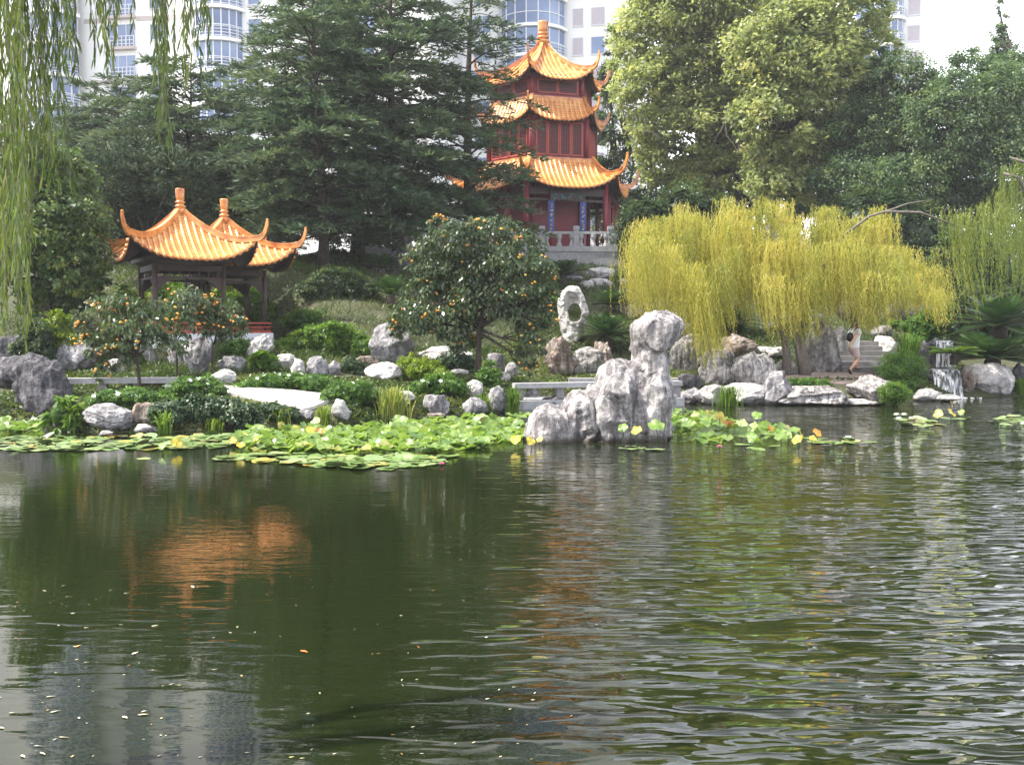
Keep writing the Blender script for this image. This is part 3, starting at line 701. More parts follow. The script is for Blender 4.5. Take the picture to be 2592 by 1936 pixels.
for k in range(11):
    z = 14 + FL * k - 5
    curved_bay(tc_, (2228 - 2130) * sC, 1.6, z, z + FL - .02, R(-85), R(85), 2.3, k, 6, True, .2)
    winrow(tc_, (2272 - 2130) * sC, (2298 - 2130) * sC, z + .7, 1.75, M['blind'], -.02, 'window', 1)
    winrow(tc_, (2150 - 2130) * sC, (2185 - 2130) * sC, z + .7, 1.75, M['glass'], -.02, 'window', 1)

# ------------------------------------------------------------------ rocks
def ico(level):
    bm = bmesh.new(); bmesh.ops.create_icosphere(bm, subdivisions=level, radius=1)
    v = np.array([q.co[:] for q in bm.verts]); f = [tuple(x.index for x in q.verts) for q in bm.faces]; bm.free(); return v, f
ICO = {4: ico(4), 5: ico(5), 6: ico(6)}
def facet(P, D, k, amt, lim, rg):
    """chisel a smooth shape: pull each vertex towards the tilted plane of its nearest seed"""
    i = rg.choice(len(P), k, replace=False); s_ = P[i]; n_ = unit(D[i] + rg.normal(size=(k, 3)) * .28)
    d2 = ((P[:, None, :] - s_[None]) ** 2).sum(2) + rg.normal(size=k)[None] * lim * .3; j = d2.argmin(1)
    h = ((s_[j] - P) * n_[j]).sum(1); return P + n_[j] * (np.clip(h, -lim, lim) * amt)[:, None]
def rockshape(wd, dp, ht, seed, kind='round', level=5, sink=.2):
    rg = np.random.default_rng(seed); D, f = ICO[level]
    npl = {'round': 16, 'block': 9, 'sharp': 8, 'flat': 12, 'stripe': 12, 'crag': 9}[kind]
    pn = unit(rg.normal(size=(npl, 3)) * [1, 1, .8]); pd = rg.uniform(.66, 1.0, npl)
    if kind in ('block', 'flat'): pn = np.vstack([pn, [[0, 0, 1]]]); pd = np.append(pd, .62)
    q = D @ pn.T; r = np.where(q > .05, pd / np.maximum(q, .05), 9)
    r = np.minimum(-np.log(np.exp(-26 * np.minimum(r, 3)).sum(1) + np.exp(-26 * 1.12)) / 26, 1.15)
    P = D * r[:, None]
    s = rg.uniform(0, 50, 3)
    P = facet(P, D, {'round': 34, 'block': 26, 'sharp': 24, 'flat': 30, 'stripe': 20, 'crag': 60}[kind], .75, .16, rg)
    n1 = fbm(P * 1.6 + s, seed, 5, .55); amp = {'round': .09, 'block': .07, 'sharp': .1, 'flat': .08, 'stripe': .06, 'crag': .2}[kind]
    P = P * (1 + amp * n1[:, None])
    if kind == 'crag':
        rd = 1 - np.abs(fbm(P * 2.6 + s, seed + 3, 4)); P = P * (1 + .16 * (rd[:, None] - .6))
    if kind == 'stripe':
        an = np.arctan2(P[:, 1], P[:, 0])
        fl = fbm(np.stack([an * 7 + P[:, 2] * .8, P[:, 2] * .7, P[:, 0] * .4], 1) + s, seed + 5, 3); hz = np.sqrt(np.clip(1 - D[:, 2] ** 2, 0, 1)); P = P * (1 + .07 * (fl * hz)[:, None])
    P = P * (1 + .03 * fbm(P * 7 + s, seed + 9, 4))[:, None]
    lo = P.min(0); hi = P.max(0); P = (P - (lo + hi) / 2) / (hi - lo)
    P = P * [wd, dp, ht * (1 + sink)]; P[:, 2] += ht * (1 + sink) / 2 - ht * sink
    return P, f
def rock_mesh(name, P, f, m, loc):
    me = bpy.data.meshes.new(name); me.from_pydata(P.tolist(), [], f); me.polygons.foreach_set('use_smooth', [True] * len(f)); me.materials.append(m); me.update()
    o = link(name, me); o.location = [float(q) for q in loc]; return o
RS = [0]
def rock(px, py, wp, hp, tone, kind, label, Y=None, name='boulder', lean=0, dpr=.75, level=None):
    RS[0] += 1; seed = 100 + RS[0]
    p = gh(px, py)
    if Y is not None: p = at(px, py, Y)
    wd, ht = wp * 1.1 / F * p[1], hp * 1.1 / F * p[1]; dp = wd * dpr if kind != 'flat' else wd * .8
    P, f = rockshape(wd, dp, ht, seed, kind, level or (5 if wp < 110 else 6))
    if lean: P[:, 0] += lean * P[:, 2]
    o = rock_mesh(name, P, f, M['rock_' + tone], (p[0], p[1] + dp * .32, p[2]))
    return tag(o, label, 'rock', 'landscape rocks around the pond')
RK = [
 (88, 1052, 152, 142, 'dark', 'round', 'huge dark streaked boulder at the left end of the bank, standing in water'),
 (30, 985, 150, 78, 'dark', 'block', 'broad dark boulder cut by the left frame edge behind the huge streaked one'),
 (25, 922, 84, 72, 'dark', 'round', 'dark rounded boulder at far left under the hanging willow tips'),
 (82, 925, 104, 26, 'dark', 'flat', 'thin flat dark slab bridging two boulders at far left'),
 (178, 940, 100, 76, 'grey', 'round', 'slanted grey boulder behind the left stone railing, left of the small persimmon'),
 (268, 1094, 130, 64, 'grey', 'sharp', 'cracked two humped grey boulder at the waterline, front of the left bank'),
 (368, 1078, 84, 50, 'brown', 'block', 'brownish wedge boulder at the waterline partly overgrown by ivy'),
 (362, 1100, 58, 24, 'grey', 'round', 'low grey stone in the water below the ivy covered wedge'),
 (264, 1106, 34, 14, 'pale', 'round', 'tiny pale stone at the water edge below the cracked boulder'),
 (152, 1092, 46, 30, 'dark', 'round', 'dark stone under the big leaved plant on the left bank'),
 (310, 1092, 50, 20, 'dark', 'flat', 'dark wet stone between the cracked boulder and the low grey stone'),
 (498, 952, 62, 92, 'grey', 'sharp', 'tall grey boulder right of the small persimmons, below the pavilion'),
 (452, 930, 60, 62, 'grey', 'round', 'grey boulder between the two small persimmon trunks'),
 (390, 915, 80, 52, 'grey', 'block', 'grey block behind the small persimmon, left of the white pavilion base'),
 (248, 905, 66, 24, 'brown', 'flat', 'brownish flat slab glimpsed through the small persimmon leaves'),
 (282, 948, 56, 36, 'pale', 'round', 'pale boulder behind the left stone railing'),
 (650, 908, 60, 56, 'pale', 'crag', 'craggy white pitted rock right in front of the pavilion base', None, 'boulder', .25),
 (563, 976, 60, 38, 'pale', 'sharp', 'white angular rock at the left end of the flowering hedge'),
 (582, 946, 66, 40, 'grey', 'sharp', 'grey fanned rock under the clipped mound by the pavilion'),
 (726, 940, 56, 40, 'pale', 'block', 'pale blocky rock at the top edge of the flowering hedge'),
 (752, 954, 36, 42, 'pale', 'sharp', 'pointed white rock rising over the flowering hedge'),
 (800, 952, 52, 46, 'grey', 'round', 'grey rounded rock right of the pointed white one'),
 (840, 950, 38, 34, 'grey', 'sharp', 'small grey rock at the right end of the hedge top'),
 (861, 1068, 46, 50, 'pale', 'sharp', 'pale split rock at the water behind the yellow lotus leaves'),
 (772, 1066, 40, 22, 'grey', 'round', 'grey stone between two grass tufts on the left shore'),
 (645, 1086, 40, 24, 'grey', 'round', 'mossy grey stone below the ivy mound'),
 (480, 1005, 44, 36, 'pale', 'sharp', 'pale leaning stone poking out behind the ivy mound'),
 (984, 926, 112, 104, 'grey', 'round', 'big grey sloping boulder left of the large persimmon tree', None, 'boulder', .12),
 (1018, 930, 34, 36, 'grey', 'sharp', 'small grey rock leaning on the big sloping boulder'),
 (925, 934, 60, 30, 'brown', 'flat', 'brownish low rock at the foot of the big sloping boulder'),
 (968, 962, 92, 42, 'pale', 'round', 'pale rounded rock above the bright ground cover'),
 (1122, 918, 140, 38, 'pale', 'round', 'long white rock behind the large persimmon trunk'),
 (1256, 944, 42, 46, 'grey', 'block', 'upright grey block right of the large persimmon trunk'),
 (1294, 956, 30, 36, 'grey', 'sharp', 'hooked grey stone at the left end of the stone bridge'),
 (1267, 970, 48, 26, 'pale', 'round', 'low white stone in front of the upright grey block'),
 (1160, 950, 50, 14, 'pale', 'round', 'white stone sliver left of the large persimmon trunk'),
 (1198, 1008, 46, 42, 'pale', 'sharp', 'pale rock right at the root of the large persimmon'),
 (1258, 1046, 46, 64, 'grey', 'sharp', 'tall tapering grey rock between two grass tufts'),
 (1200, 1052, 64, 42, 'grey', 'sharp', 'grey rock at the water right below the persimmon roots'),
 (1104, 1056, 62, 52, 'grey', 'block', 'grey split rock standing at the lily edge'),
 (1104, 1062, 44, 14, 'brown', 'flat', 'flat brown stone in the lily leaves at the shore'),
 (925, 1024, 58, 26, 'pale', 'flat', 'pale pinkish flat rock left of the yellow grass'),
 (1022, 1022, 52, 28, 'pale', 'flat', 'pale flat rock right of the yellow grass'),
 (1343, 1022, 50, 36, 'grey', 'round', 'round grey boulder propping the stone bridge slab'),
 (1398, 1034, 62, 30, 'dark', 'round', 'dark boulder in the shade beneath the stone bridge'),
 (1421, 952, 78, 92, 'brown', 'crag', 'rusty brown pedestal rock carrying the pierced stone'),
 (1490, 948, 90, 64, 'stripe', 'stripe', 'white fluted rock leaning right of the rusty pedestal'),
 (1524, 934, 56, 64, 'brown', 'crag', 'brown ridged rock behind the white fluted one'),
 (1562, 940, 74, 30, 'grey', 'round', 'grey rock just behind the tall pond rock, left of it'),
 (1521, 706, 70, 28, 'pale', 'round', 'pale dome rock on the slope below the terrace wall'),
 (1520, 730, 62, 24, 'pale', 'flat', 'flat pale rock under the pale dome rock on the slope'),
 (1450, 712, 52, 24, 'grey', 'round', 'grey rock behind the cycad on the slope below the terrace'),
 (1486, 732, 34, 20, 'pale', 'flat', 'small pale flat rock on the slope left of the flat pair'),
 (1578, 722, 26, 16, 'pale', 'round', 'small pale rock at the left edge of the golden willow curtain'),
 (958, 688, 34, 46, 'dark', 'round', 'dark rock at the foot of the cedars, left of a pair'),
 (1010, 690, 62, 54, 'dark', 'block', 'dark block behind the cedar trunk, right of a pair'),
 (1600, 810, 50, 36, 'brown', 'round', 'brown rock right of the large cycad, behind the tall pond rock'),
 (1738, 936, 96, 84, 'stripe', 'stripe', 'large diagonal striped boulder right behind the tall pond rock', None, 'boulder', .25),
 (1722, 862, 60, 74, 'pale', 'round', 'white boulder under the long golden willow strands'),
 (1824, 974, 98, 80, 'stripe', 'round', 'big rounded boulder by the stone bridge end, left of a leaning pair'),
 (1928, 992, 118, 92, 'stripe', 'stripe', 'big slanting fluted boulder, right of a leaning pair', None, 'boulder', -.15),
 (1966, 1026, 90, 80, 'grey', 'sharp', 'dark grey angular boulder at the water below the slanting fluted one'),
 (1864, 906, 110, 56, 'brown', 'round', 'arched brown boulder behind the leaning pair'),
 (1888, 902, 52, 40, 'grey', 'round', 'rounded grey stone tucked into the arched brown boulder'),
 (1800, 1024, 84, 46, 'pale', 'sharp', 'pale peaked rock at the waterline right of the bridge end'),
 (1890, 1025, 118, 50, 'pale', 'round', 'pale low rock at the waterline behind the reed tuft'),
 (2064, 1027, 176, 44, 'stripe', 'block', 'long low block with vertical flutes lying along the waterline'),
 (2222, 1024, 126, 66, 'stripe', 'round', 'rounded boulder half covered by a green creeper at the waterline'),
 (2178, 1027, 100, 14, 'pale', 'flat', 'flat pale stone awash in front of the creeper boulder'),
 (2352, 1016, 66, 30, 'pale', 'sharp', 'peaked low rock left of the waterfall foot'),
 (2408, 1018, 60, 18, 'pale', 'round', 'low grey hump rock right at the waterfall foot'),
 (2086, 944, 82, 130, 'grey', 'crag', 'tall wrinkled grey rock between the willow trunk and the steps'),
 (2126, 925, 44, 90, 'grey', 'sharp', 'upright grey slab rock right of the tall wrinkled one'),
 (2066, 815, 34, 30, 'pale', 'round', 'white rock tip above the tall wrinkled rock'),
 (2244, 912, 58, 56, 'pale', 'round', 'pale streaked boulder beside the steps, right of the walker'),
 (2234, 862, 50, 36, 'grey', 'round', 'round grey rock above the pale streaked boulder'),
 (2276, 815, 60, 56, 'dark', 'round', 'dark purple boulder high on the bank under the golden willow edge'),
 (2330, 812, 70, 36, 'dark', 'block', 'dark block on the bank right of the purple boulder'),
 (2396, 818, 60, 42, 'grey', 'round', 'grey boulder above the waterfall'),
 (2414, 866, 44, 36, 'brown', 'round', 'brownish rock beside the top of the waterfall'),
 (2452, 996, 50, 66, 'brown', 'sharp', 'rust stained rock right of the waterfall'),
 (2522, 1002, 112, 76, 'pale', 'round', 'large white boulder under the tree fern at the right shore'),
 (2588, 985, 40, 60, 'dark', 'round', 'dark boulder at the right frame edge by the shore'),
 (2492, 752, 46, 46, 'pale', 'round', 'pale boulder seen under the hanging green willow at right'),
 (2470, 715, 34, 14, 'pale', 'flat', 'flat white stone on the bank left of the pale boulder'),
 (2560, 800, 60, 40, 'dark', 'round', 'dark boulder behind the dark cycad at right'),
 (1954, 908, 84, 28, 'pale', 'flat', 'pale step slab rock behind the leaning pair'),
 (1992, 948, 52, 34, 'pale', 'round', 'pale rock left of the willow trunk'),
 (1752, 988, 62, 38, 'dark', 'block', 'dark rough block stacked at the right end of the stone bridge'),
 (1748, 1022, 56, 38, 'grey', 'round', 'grey rock under the dark rough block at the waterline'),
 (1700, 800, 60, 40, 'grey', 'round', 'grey rock behind the head of the tall pond rock'),
 (1820, 700, 40, 50, 'grey', 'sharp', 'grey upright stone glimpsed behind the golden curtain'),
 (1860, 730, 44, 60, 'grey', 'crag', 'craggy grey stone glimpsed behind the golden curtain'),
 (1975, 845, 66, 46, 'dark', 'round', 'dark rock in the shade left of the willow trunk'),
 (2160, 815, 66, 60, 'dark', 'round', 'dark boulder behind the walker under the willow'),
 (1905, 640, 60, 26, 'pale', 'round', 'pale rock high on the slope above the golden willow'),
 (2175, 690, 44, 36, 'pale', 'round', 'pale rock showing between golden and green willow'),
]
for r_ in RK: rock(*r_)

# ---- voxel-merged sculpted rocks
def bake(obj):
    dg = bpy.context.evaluated_depsgraph_get(); dg.update()
    me = bpy.data.meshes.new_from_object(obj.evaluated_get(dg)); old = obj.data
    obj.modifiers.clear(); obj.data = me; bpy.data.meshes.remove(old); return obj
def sculpt(name, chunks, tubes, Y, vox, m, label, namp=.05, holes=(), smooth=6, seed=11, cat='rock', z0py=None):
    o0 = at(chunks[0][0][0][0], z0py, Y) if z0py else at(*chunks[0][0][0], Y)
    bm = bmesh.new()
    for poly, dep, dy in chunks:
        cx = sum(p[0] for p in poly) / len(poly); cy = sum(p[1] for p in poly) / len(poly); vs = []
        for k, sc_ in ((0, .5), (.28, .92), (.5, 1.0), (.72, .92), (1, .5)):
            for p in poly:
                q = at(cx + (p[0] - cx) * sc_, cy + (p[1] - cy) * (sc_ if p[1] < cy else 1), Y) + [0, dy + (k - .5) * dep, 0] - o0
                vs.append(bm.verts.new(q.tolist()))
        bmesh.ops.convex_hull(bm, input=vs)
    for v in [v for v in bm.verts if not v.link_faces]: bm.verts.remove(v)
    me = bpy.data.meshes.new(name); bm.to_mesh(me); bm.free()
    if tubes:
        mb = MB(); mb.v = [tuple(v.co) for v in me.vertices]; mb.f = [tuple(p.vertices) for p in me.polygons]
        for pts, rad in tubes:
            W = [at(p[0], p[1], Y) + [0, p[2] if len(p) > 2 else 0, 0] - o0 for p in pts]; mb.tube(W, rad, 10)
        me = bpy.data.meshes.new(name); me.from_pydata(mb.v, [], mb.f)
    o = link(name, me); o.location = o0.tolist()
    cut = []
    for (hx, hy, rx, rz_, dy, ry) in holes:
        c_ = at(hx, hy, Y) + [0, dy, 0] - o0; k_ = Y / F; v_, f_ = ICO[5]; mc = bpy.data.meshes.new('cutter')
        mc.from_pydata((v_ * [rx * k_, ry, rz_ * k_] + c_).tolist(), [], f_); oc = link('cutter', mc); oc.location = o0.tolist(); cut.append(oc)
        bm_ = o.modifiers.new('b', 'BOOLEAN'); bm_.operation = 'DIFFERENCE'; bm_.object = oc; bm_.solver = 'EXACT'
    rm = o.modifiers.new('r', 'REMESH'); rm.mode = 'VOXEL'; rm.voxel_size = vox
    sm = o.modifiers.new('s', 'SMOOTH'); sm.iterations = smooth; sm.factor = .5
    bake(o)
    for oc in cut: bpy.data.objects.remove(oc)
    me = o.data; n = len(me.vertices); co = np.zeros(n * 3, np.float32); me.vertices.foreach_get('co', co); co = co.reshape(-1, 3).astype(float)
    no = np.zeros(n * 3, np.float32); me.vertices.foreach_get('normal', no); no = no.reshape(-1, 3)
    co = facet(co, no, 90 if vox > .03 else 40, .7, .14 if vox > .03 else .04, np.random.default_rng(seed))
    big = fbm(co * 1.3 + 5, seed, 3); rd = 1 - np.abs(fbm(co * np.array([2.2, 2.2, 1.1]) + 9, seed + 4, 4)) ; fine = fbm(co * 9, seed + 7, 4)
    an = fbm(co * np.array([7, 7, .8]), seed + 2, 3)
    co = co + no * (namp * (big * .7 + (rd - .55) * 1.1 + an * .55 + fine * .3))[:, None]
    me.vertices.foreach_set('co', co.reshape(-1).astype(np.float32)); me.materials.clear(); me.materials.append(m)
    me.polygons.foreach_set('use_smooth', [True] * len(me.polygons)); me.update()
    return tag(o, label, cat)
CH = [
 ([(1330, 1128), (1334, 1085), (1348, 1042), (1372, 1030), (1420, 1033), (1452, 1050), (1466, 1128)], 1.3, 0),
 ([(1418, 1128), (1428, 1030), (1447, 1000), (1468, 997), (1502, 1008), (1520, 1128)], 1.2, .1),
 ([(1488, 1128), (1492, 1000), (1514, 955), (1540, 926), (1566, 922), (1612, 942), (1622, 1128)], 1.5, .15),
 ([(1575, 1128), (1578, 935), (1620, 918), (1692, 930), (1704, 960), (1706, 1060), (1700, 1128)], 1.5, .25),
 ([(1612, 960), (1606, 905), (1614, 870), (1682, 870), (1697, 905), (1697, 960)], .95, .25),
 ([(1600, 838), (1607, 822), (1634, 798), (1662, 788), (1702, 792), (1726, 806), (1735, 828), (1722, 850), (1688, 884), (1614, 884)], 1.15, .2)]
sculpt('pond_rock', CH, None, 18.2, .035, M['rock_main'], 'tall pale weathered rock standing in the pond, like a head on a stepped body', .06, z0py=1112, smooth=4)
HB = gh(1447, 862)[1] + .15
HC = [([(1412, 764), (1423, 738), (1438, 722), (1452, 728), (1465, 724), (1478, 748), (1489, 795), (1480, 817), (1462, 834), (1461, 870), (1427, 870), (1426, 822), (1413, 795)], .62, 0)]
HO = [(1454, 794, 19, 24, 0, .9), (1448, 770, 23, 32, -.34, .3), (1440, 752, 15, 20, -.36, .24)]
sculpt('pierced_rock', HC, None, HB, .022, M['rock_pale'], 'slender pale scholar rock pierced by a big oval hole on a rusty pedestal', .03, HO, z0py=862, smooth=5, seed=31)

# ------------------------------------------------------------------ bridge rails, paths, steps, waterfall
def stone_rail(name, label, pa, pb, Y0, Y1, ztop, zdeck, nsup, deck=True, slab=.28):
    A = at(pa, 900, Y0); B = at(pb, 900, Y1); A[2] = B[2] = 0
    e = empty(name, (A[0], A[1], 0), label, 'stone bridge'); d = B - A; L = np.linalg.norm(d); u = d / L
    mb = MB(); mb.bar((0, 0, ztop - .06), u * L + [0, 0, ztop - .06], .32, .13); mb.build('top_rail', M['stone_cut'], e)
    for i in range(nsup):
        p = u * (L * (i + .12) / (nsup - 1 + .24)); mb = MB(); mb.obox((p[0], p[1], (zdeck + ztop - .125) / 2), (.2, .24, ztop - .125 - zdeck), atan2(u[1], u[0])); mb.build('support', M['stone_dark'], e)
    if deck:
        nrm = np.array([-u[1], u[0], 0]); mb = MB()
        mb.bar(nrm * .45 + [0, 0, zdeck - slab / 2 - .003], u * L + nrm * .45 + [0, 0, zdeck - slab / 2 - .003], 1.5, slab); mb.build('deck', M['stone_cut'], e)
        for f in (.1, .5, .9):
            p = u * L * f + nrm * .45; mb = MB(); mb.obox((p[0], p[1], (zdeck - slab) / 2 - .35), (.3, 1.0, zdeck - slab + .7), atan2(u[1], u[0])); mb.build('pier', M['stone_dark'], e)
    return e
stone_rail('stone_bridge', 'low granite rail and slab bridge behind the left hedge by the small persimmon', 158, 448, 22.9, 23.3, .9, .5, 4)
stone_rail('stone_bridge', 'low granite bridge with plank rail running behind the tall pond rock', 1300, 1722, 25.0, 26.2, .66, .22, 5)
stone_rail('stone_bridge', 'second low stone rail set back behind the pierced rock pedestal', 1440, 1772, 28.3, 28.3, .62, .4, 4, False)
def drape(name, m, top, botm, lift, n=16, nr=6):
    """a sheet laid on the ground between two pixel rows of points"""
    V = []
    for r_ in range(nr + 1):
        for c_ in range(n + 1):
            f = c_ / n * (len(top) - 1); i = min(int(f), len(top) - 2); g = f - i; a = [top[i][q] + (top[i + 1][q] - top[i][q]) * g for q in (0, 1)]
            f = c_ / n * (len(botm) - 1); i = min(int(f), len(botm) - 2); g = f - i; b_ = [botm[i][q] + (botm[i + 1][q] - botm[i][q]) * g for q in (0, 1)]
            k = r_ / nr; jx = 5 * float(vnoise(np.array([[c_ * .9, r_ * .5, 1.]]), 8)[0]); a = [a[0] + jx, a[1] + jx * .35]; p = gh(a[0] + (b_[0] - a[0]) * k, a[1] + (b_[1] - a[1]) * k); V.append((p[0], p[1], float(ground(p[0], p[1])) + lift))
    Fc = [(r_ * (n + 1) + c_, (r_ + 1) * (n + 1) + c_, (r_ + 1) * (n + 1) + c_ + 1, r_ * (n + 1) + c_ + 1) for r_ in range(nr) for c_ in range(n)]
    rim = [c_ for c_ in range(n + 1)] + [r_ * (n + 1) + n for r_ in range(1, nr + 1)] + [nr * (n + 1) + c_ for c_ in range(n - 1, -1, -1)] + [r_ * (n + 1) for r_ in range(nr - 1, 0, -1)]
    b0 = len(V); V += [(V[q][0], V[q][1], V[q][2] - .25) for q in rim]; Fc += [(rim[i], rim[(i + 1) % len(rim)], b0 + (i + 1) % len(rim), b0 + i) for i in range(len(rim))]
    mb = MB(); mb.add(V, Fc); return tag(mb.build(name, m, None, False), kind='structure')
drape('path', M['stone_path'], [(570, 984), (640, 984), (830, 1004), (850, 1016)], [(570, 1000), (650, 1014), (735, 1040), (770, 1046)], .07)
drape('path', M['paving_red'], [(1990, 952), (2120, 938), (2262, 938)], [(1990, 974), (2120, 974), (2262, 966)], .03)
sx0 = at(2122, 940, 31.0); sx1 = at(2262, 940, 31.0)
st = empty('stone_steps', (sx0[0], 30.6, .7), 'dark stone steps climbing between rocks beside the walker', 'steps')
for i in range(6):
    mb = MB(); mb.box(0 + .06 * i, sx1[0] - sx0[0] + .03 * i, .42 * i, .42 * i + (.46 if i < 5 else 1.2), -.4, .16 * (i + 1) - .004 * i); mb.build('step', M['stone_dark'], st)
mb = MB(); q = at(2211, 945, 29.8); q2 = at(2255, 945, 29.8); mb.box(0, q2[0] - q[0], 0, .5, .32, .42); sb_ = empty('stone_bench', (q[0], 29.8, float(ground(q[0], 29.8))), 'pale stone slab bench at the foot of the steps', 'bench')
mb.build('seat_slab', M['stone_cut'], sb_); mb = MB(); mb.box(.12, q2[0] - q[0] - .1, .1, .4, -.3, .32); mb.build('support', M['stone_dark'], sb_)

m, t, b = mat('falling water'); M['fall'] = m
v = coords(t, (14, 14, .7), False); f = noise(t, v, 1.0, 4, .6)
t.links.new(ramp(t, f, [(.42, (.05, .05, .045)), (.56, (.5, .51, .52)), (.66, (.85, .87, .9))]), b.inputs['Base Color']); b.inputs['Roughness'].default_value = .25
def sheet(name, a, b_, za, zb_, out, label=None, parent=None, nseg=26, nv=16):
    """a falling sheet of water from edge a-b at height za bulging outwards by out"""
    V = []; Fc = []
    for j in range(nv + 1):
        f = j / nv; z = za - (za - zb_) * f ** 1.5; y = -out * sqrt(f)
        for i in range(nseg + 1):
            g = i / nseg; x = a[0] + (b_[0] - a[0]) * g; wob = .05 * float(fbm(np.array([[x * 5, z * 1.2, 3.]]), 5, 3)[0])
            V.append((x + .1 * (g - .5) * f, a[1] + (b_[1] - a[1]) * g + y + wob, z))
    for j in range(nv):
        for i in range(nseg): q = j * (nseg + 1) + i; Fc.append((q, q + nseg + 1, q + nseg + 2, q + 1))
    mb = MB(); mb.add(V, Fc); return mb.build(name, M['fall'], parent, True)
wf0 = at(2352, 935, 29.6); wf = empty('waterfall', (wf0[0], 29.6, 0), 'small two step waterfall splashing white into the pond at right', 'waterfall')
def wl(px, Y): return at(px, 900, Y)[0] - wf0[0]
wz = lambda py, Y: at(2380, py, Y)[2]
sheet('lower_fall', (wl(2360, 29.3), -.22), (wl(2425, 29.3), -.22), wz(934, 29.3), 0.0, .4, parent=wf)
sheet('upper_fall', (wl(2368, 30.2), .7), (wl(2408, 30.2), .7), wz(862, 30.2), wz(930, 29.8), .3, parent=wf)
for x0_, x1_, yy, za in ((wl(2342, 29.3), wl(2436, 29.3), .35, wz(936, 29.3)), (wl(2352, 30.2), wl(2424, 30.2), 1.3, wz(860, 30.2))):
    P, f = rockshape(x1_ - x0_, 1.3, za + .2, 900 + int(za * 10), 'block', 6, 0); P += [(x0_ + x1_) / 2, yy, -.15]
    me = bpy.data.meshes.new('ledge'); me.from_pydata(P.tolist(), [], f); me.polygons.foreach_set('use_smooth', [True] * len(f)); me.materials.append(M['rock_dark']); link('ledge', me, wf)
mb = MB()
for i in range(240):
    x = wl(2392, 29) + rng.normal() * .4; y = -.75 + rng.normal() * .16; r_ = rng.uniform(.01, .05)
    mb.lathe([(r_, 0), (r_ * .9, r_ * .3), (.001, r_ * .5)], 6, (x, y, .0))
mb.build('foam', M['white_petal'], wf)

# ------------------------------------------------------------------ vegetation helpers
def crown_pts(lobes, n, clump=.2, shell=.55, per=40, flat=.65, droop=.3, up=.5, wind=(0, 0, 0)):
    """leaf base points, directions and normals spread in clumps through ellipsoid lobes ((cx,cy,cz),(rx,ry,rz))"""
    Cc = np.array([l[0] for l in lobes], float); Rr = np.array([l[1] for l in lobes], float)
    wt = (Rr[:, 0] * Rr[:, 2] + Rr[:, 0] * Rr[:, 1]); wt = wt / wt.sum(); nc = max(4, n // per)
    li = rng.choice(len(lobes), nc, p=wt); dv = rdir(nc); dv[:, 2] = np.where(rng.random(nc) < .35, np.abs(dv[:, 2]), dv[:, 2])
    rr = shell + (1.04 - shell) * rng.random(nc) ** .6
    cc = Cc[li] + dv * rr[:, None] * Rr[li]; cr = clump * Rr[li].mean(1) * rng.uniform(.6, 1.35, nc)
    ci = rng.integers(0, nc, n); g = rng.normal(size=(n, 3)) * [1, 1, flat] * .62
    P = cc[ci] + g * cr[ci][:, None]
    out = unit(P - Cc[li[ci]])
    N = unit(out * .5 + rdir(n) * .7 + np.array([0, 0, up]))
    D = unit(np.cross(N, rdir(n)) + np.array([0, 0, -droop]) + out * .35 + np.array(wind))
    rnd = np.clip(.62 * rng.random(nc)[ci] + .38 * rng.random(n), 0, 1)
    return P, D, N, rnd
def limb_tubes(mb, base, fork, lobes, r0, rg2=None, nl=None, bend=.15):
    base = np.array(base, float); fork = np.array(fork, float)
    ks = np.linspace(0, 1, 6); pts = [base + (fork - base) * k + np.array([sin(k * 5) * .04, cos(k * 4) * .04, 0]) * (fork[2] - base[2]) * bend for k in ks]
    mb.tube(pts, [r0 * (1.35 if k == 0 else 1) * (1 - .4 * k) for k in ks], 10)
    for c_, r_ in lobes[:nl]:
        c_ = np.array(c_, float); e = c_ - fork; f0 = base + (fork - base) * rng.uniform(.75, 1)
        mid = f0 + (c_ - f0) * .5 + rng.normal(size=3) * .08 * np.linalg.norm(e) + [0, 0, .08 * np.linalg.norm(e)]
        mb.tube([f0, mid, c_], [r0 * .5, r0 * .3, r0 * .1], 7)
        for _ in range(5):
            t_ = c_ + rdir(1)[0] * np.array(r_) * .75; mb.tube([mid, (mid + t_) / 2 + rng.normal(size=3) * .08, t_], [r0 * .22, r0 * .12, r0 * .04], 5)
def lobes_px(L, Y, off):
    o = []
    for (px, py, rx, ry, dy) in L:
        c_ = at(px, py, Y + dy); k = (Y + dy) / F; o.append(((c_ - off), (rx * k, rx * k * .85, ry * k)))
    return o
def tree(name, label, px, py, L, n, ls, mtl, r0, Y=None, fork=None, group=None, bark='bark', parts=True, **kw):
    p = gh(px, py) if Y is None else at(px, py, Y)
    if Y is not None: p[2] = float(ground(p[0], p[1])) - .1
    e = empty(name, p, label, 'tree', 0, group); lob = lobes_px(L, p[1], p)
    fk = at(*fork, p[1]) - p if fork else np.mean([np.array(l[0]) for l in lob], 0) * [.5, .5, .55]
    mb = MB(); limb_tubes(mb, (0, 0, -.3), fk, lob, r0); mb.build('trunk', M[bark], e, True)
    P, D, N, rnd = crown_pts(lob, n, **kw)
    Ls = ls[0] * rng.uniform(.7, 1.3, n); o = quads('crown', leafV(P, D, N, Ls, Ls * ls[1], .45, .1), M[mtl], e, rnd)
    return e, lob
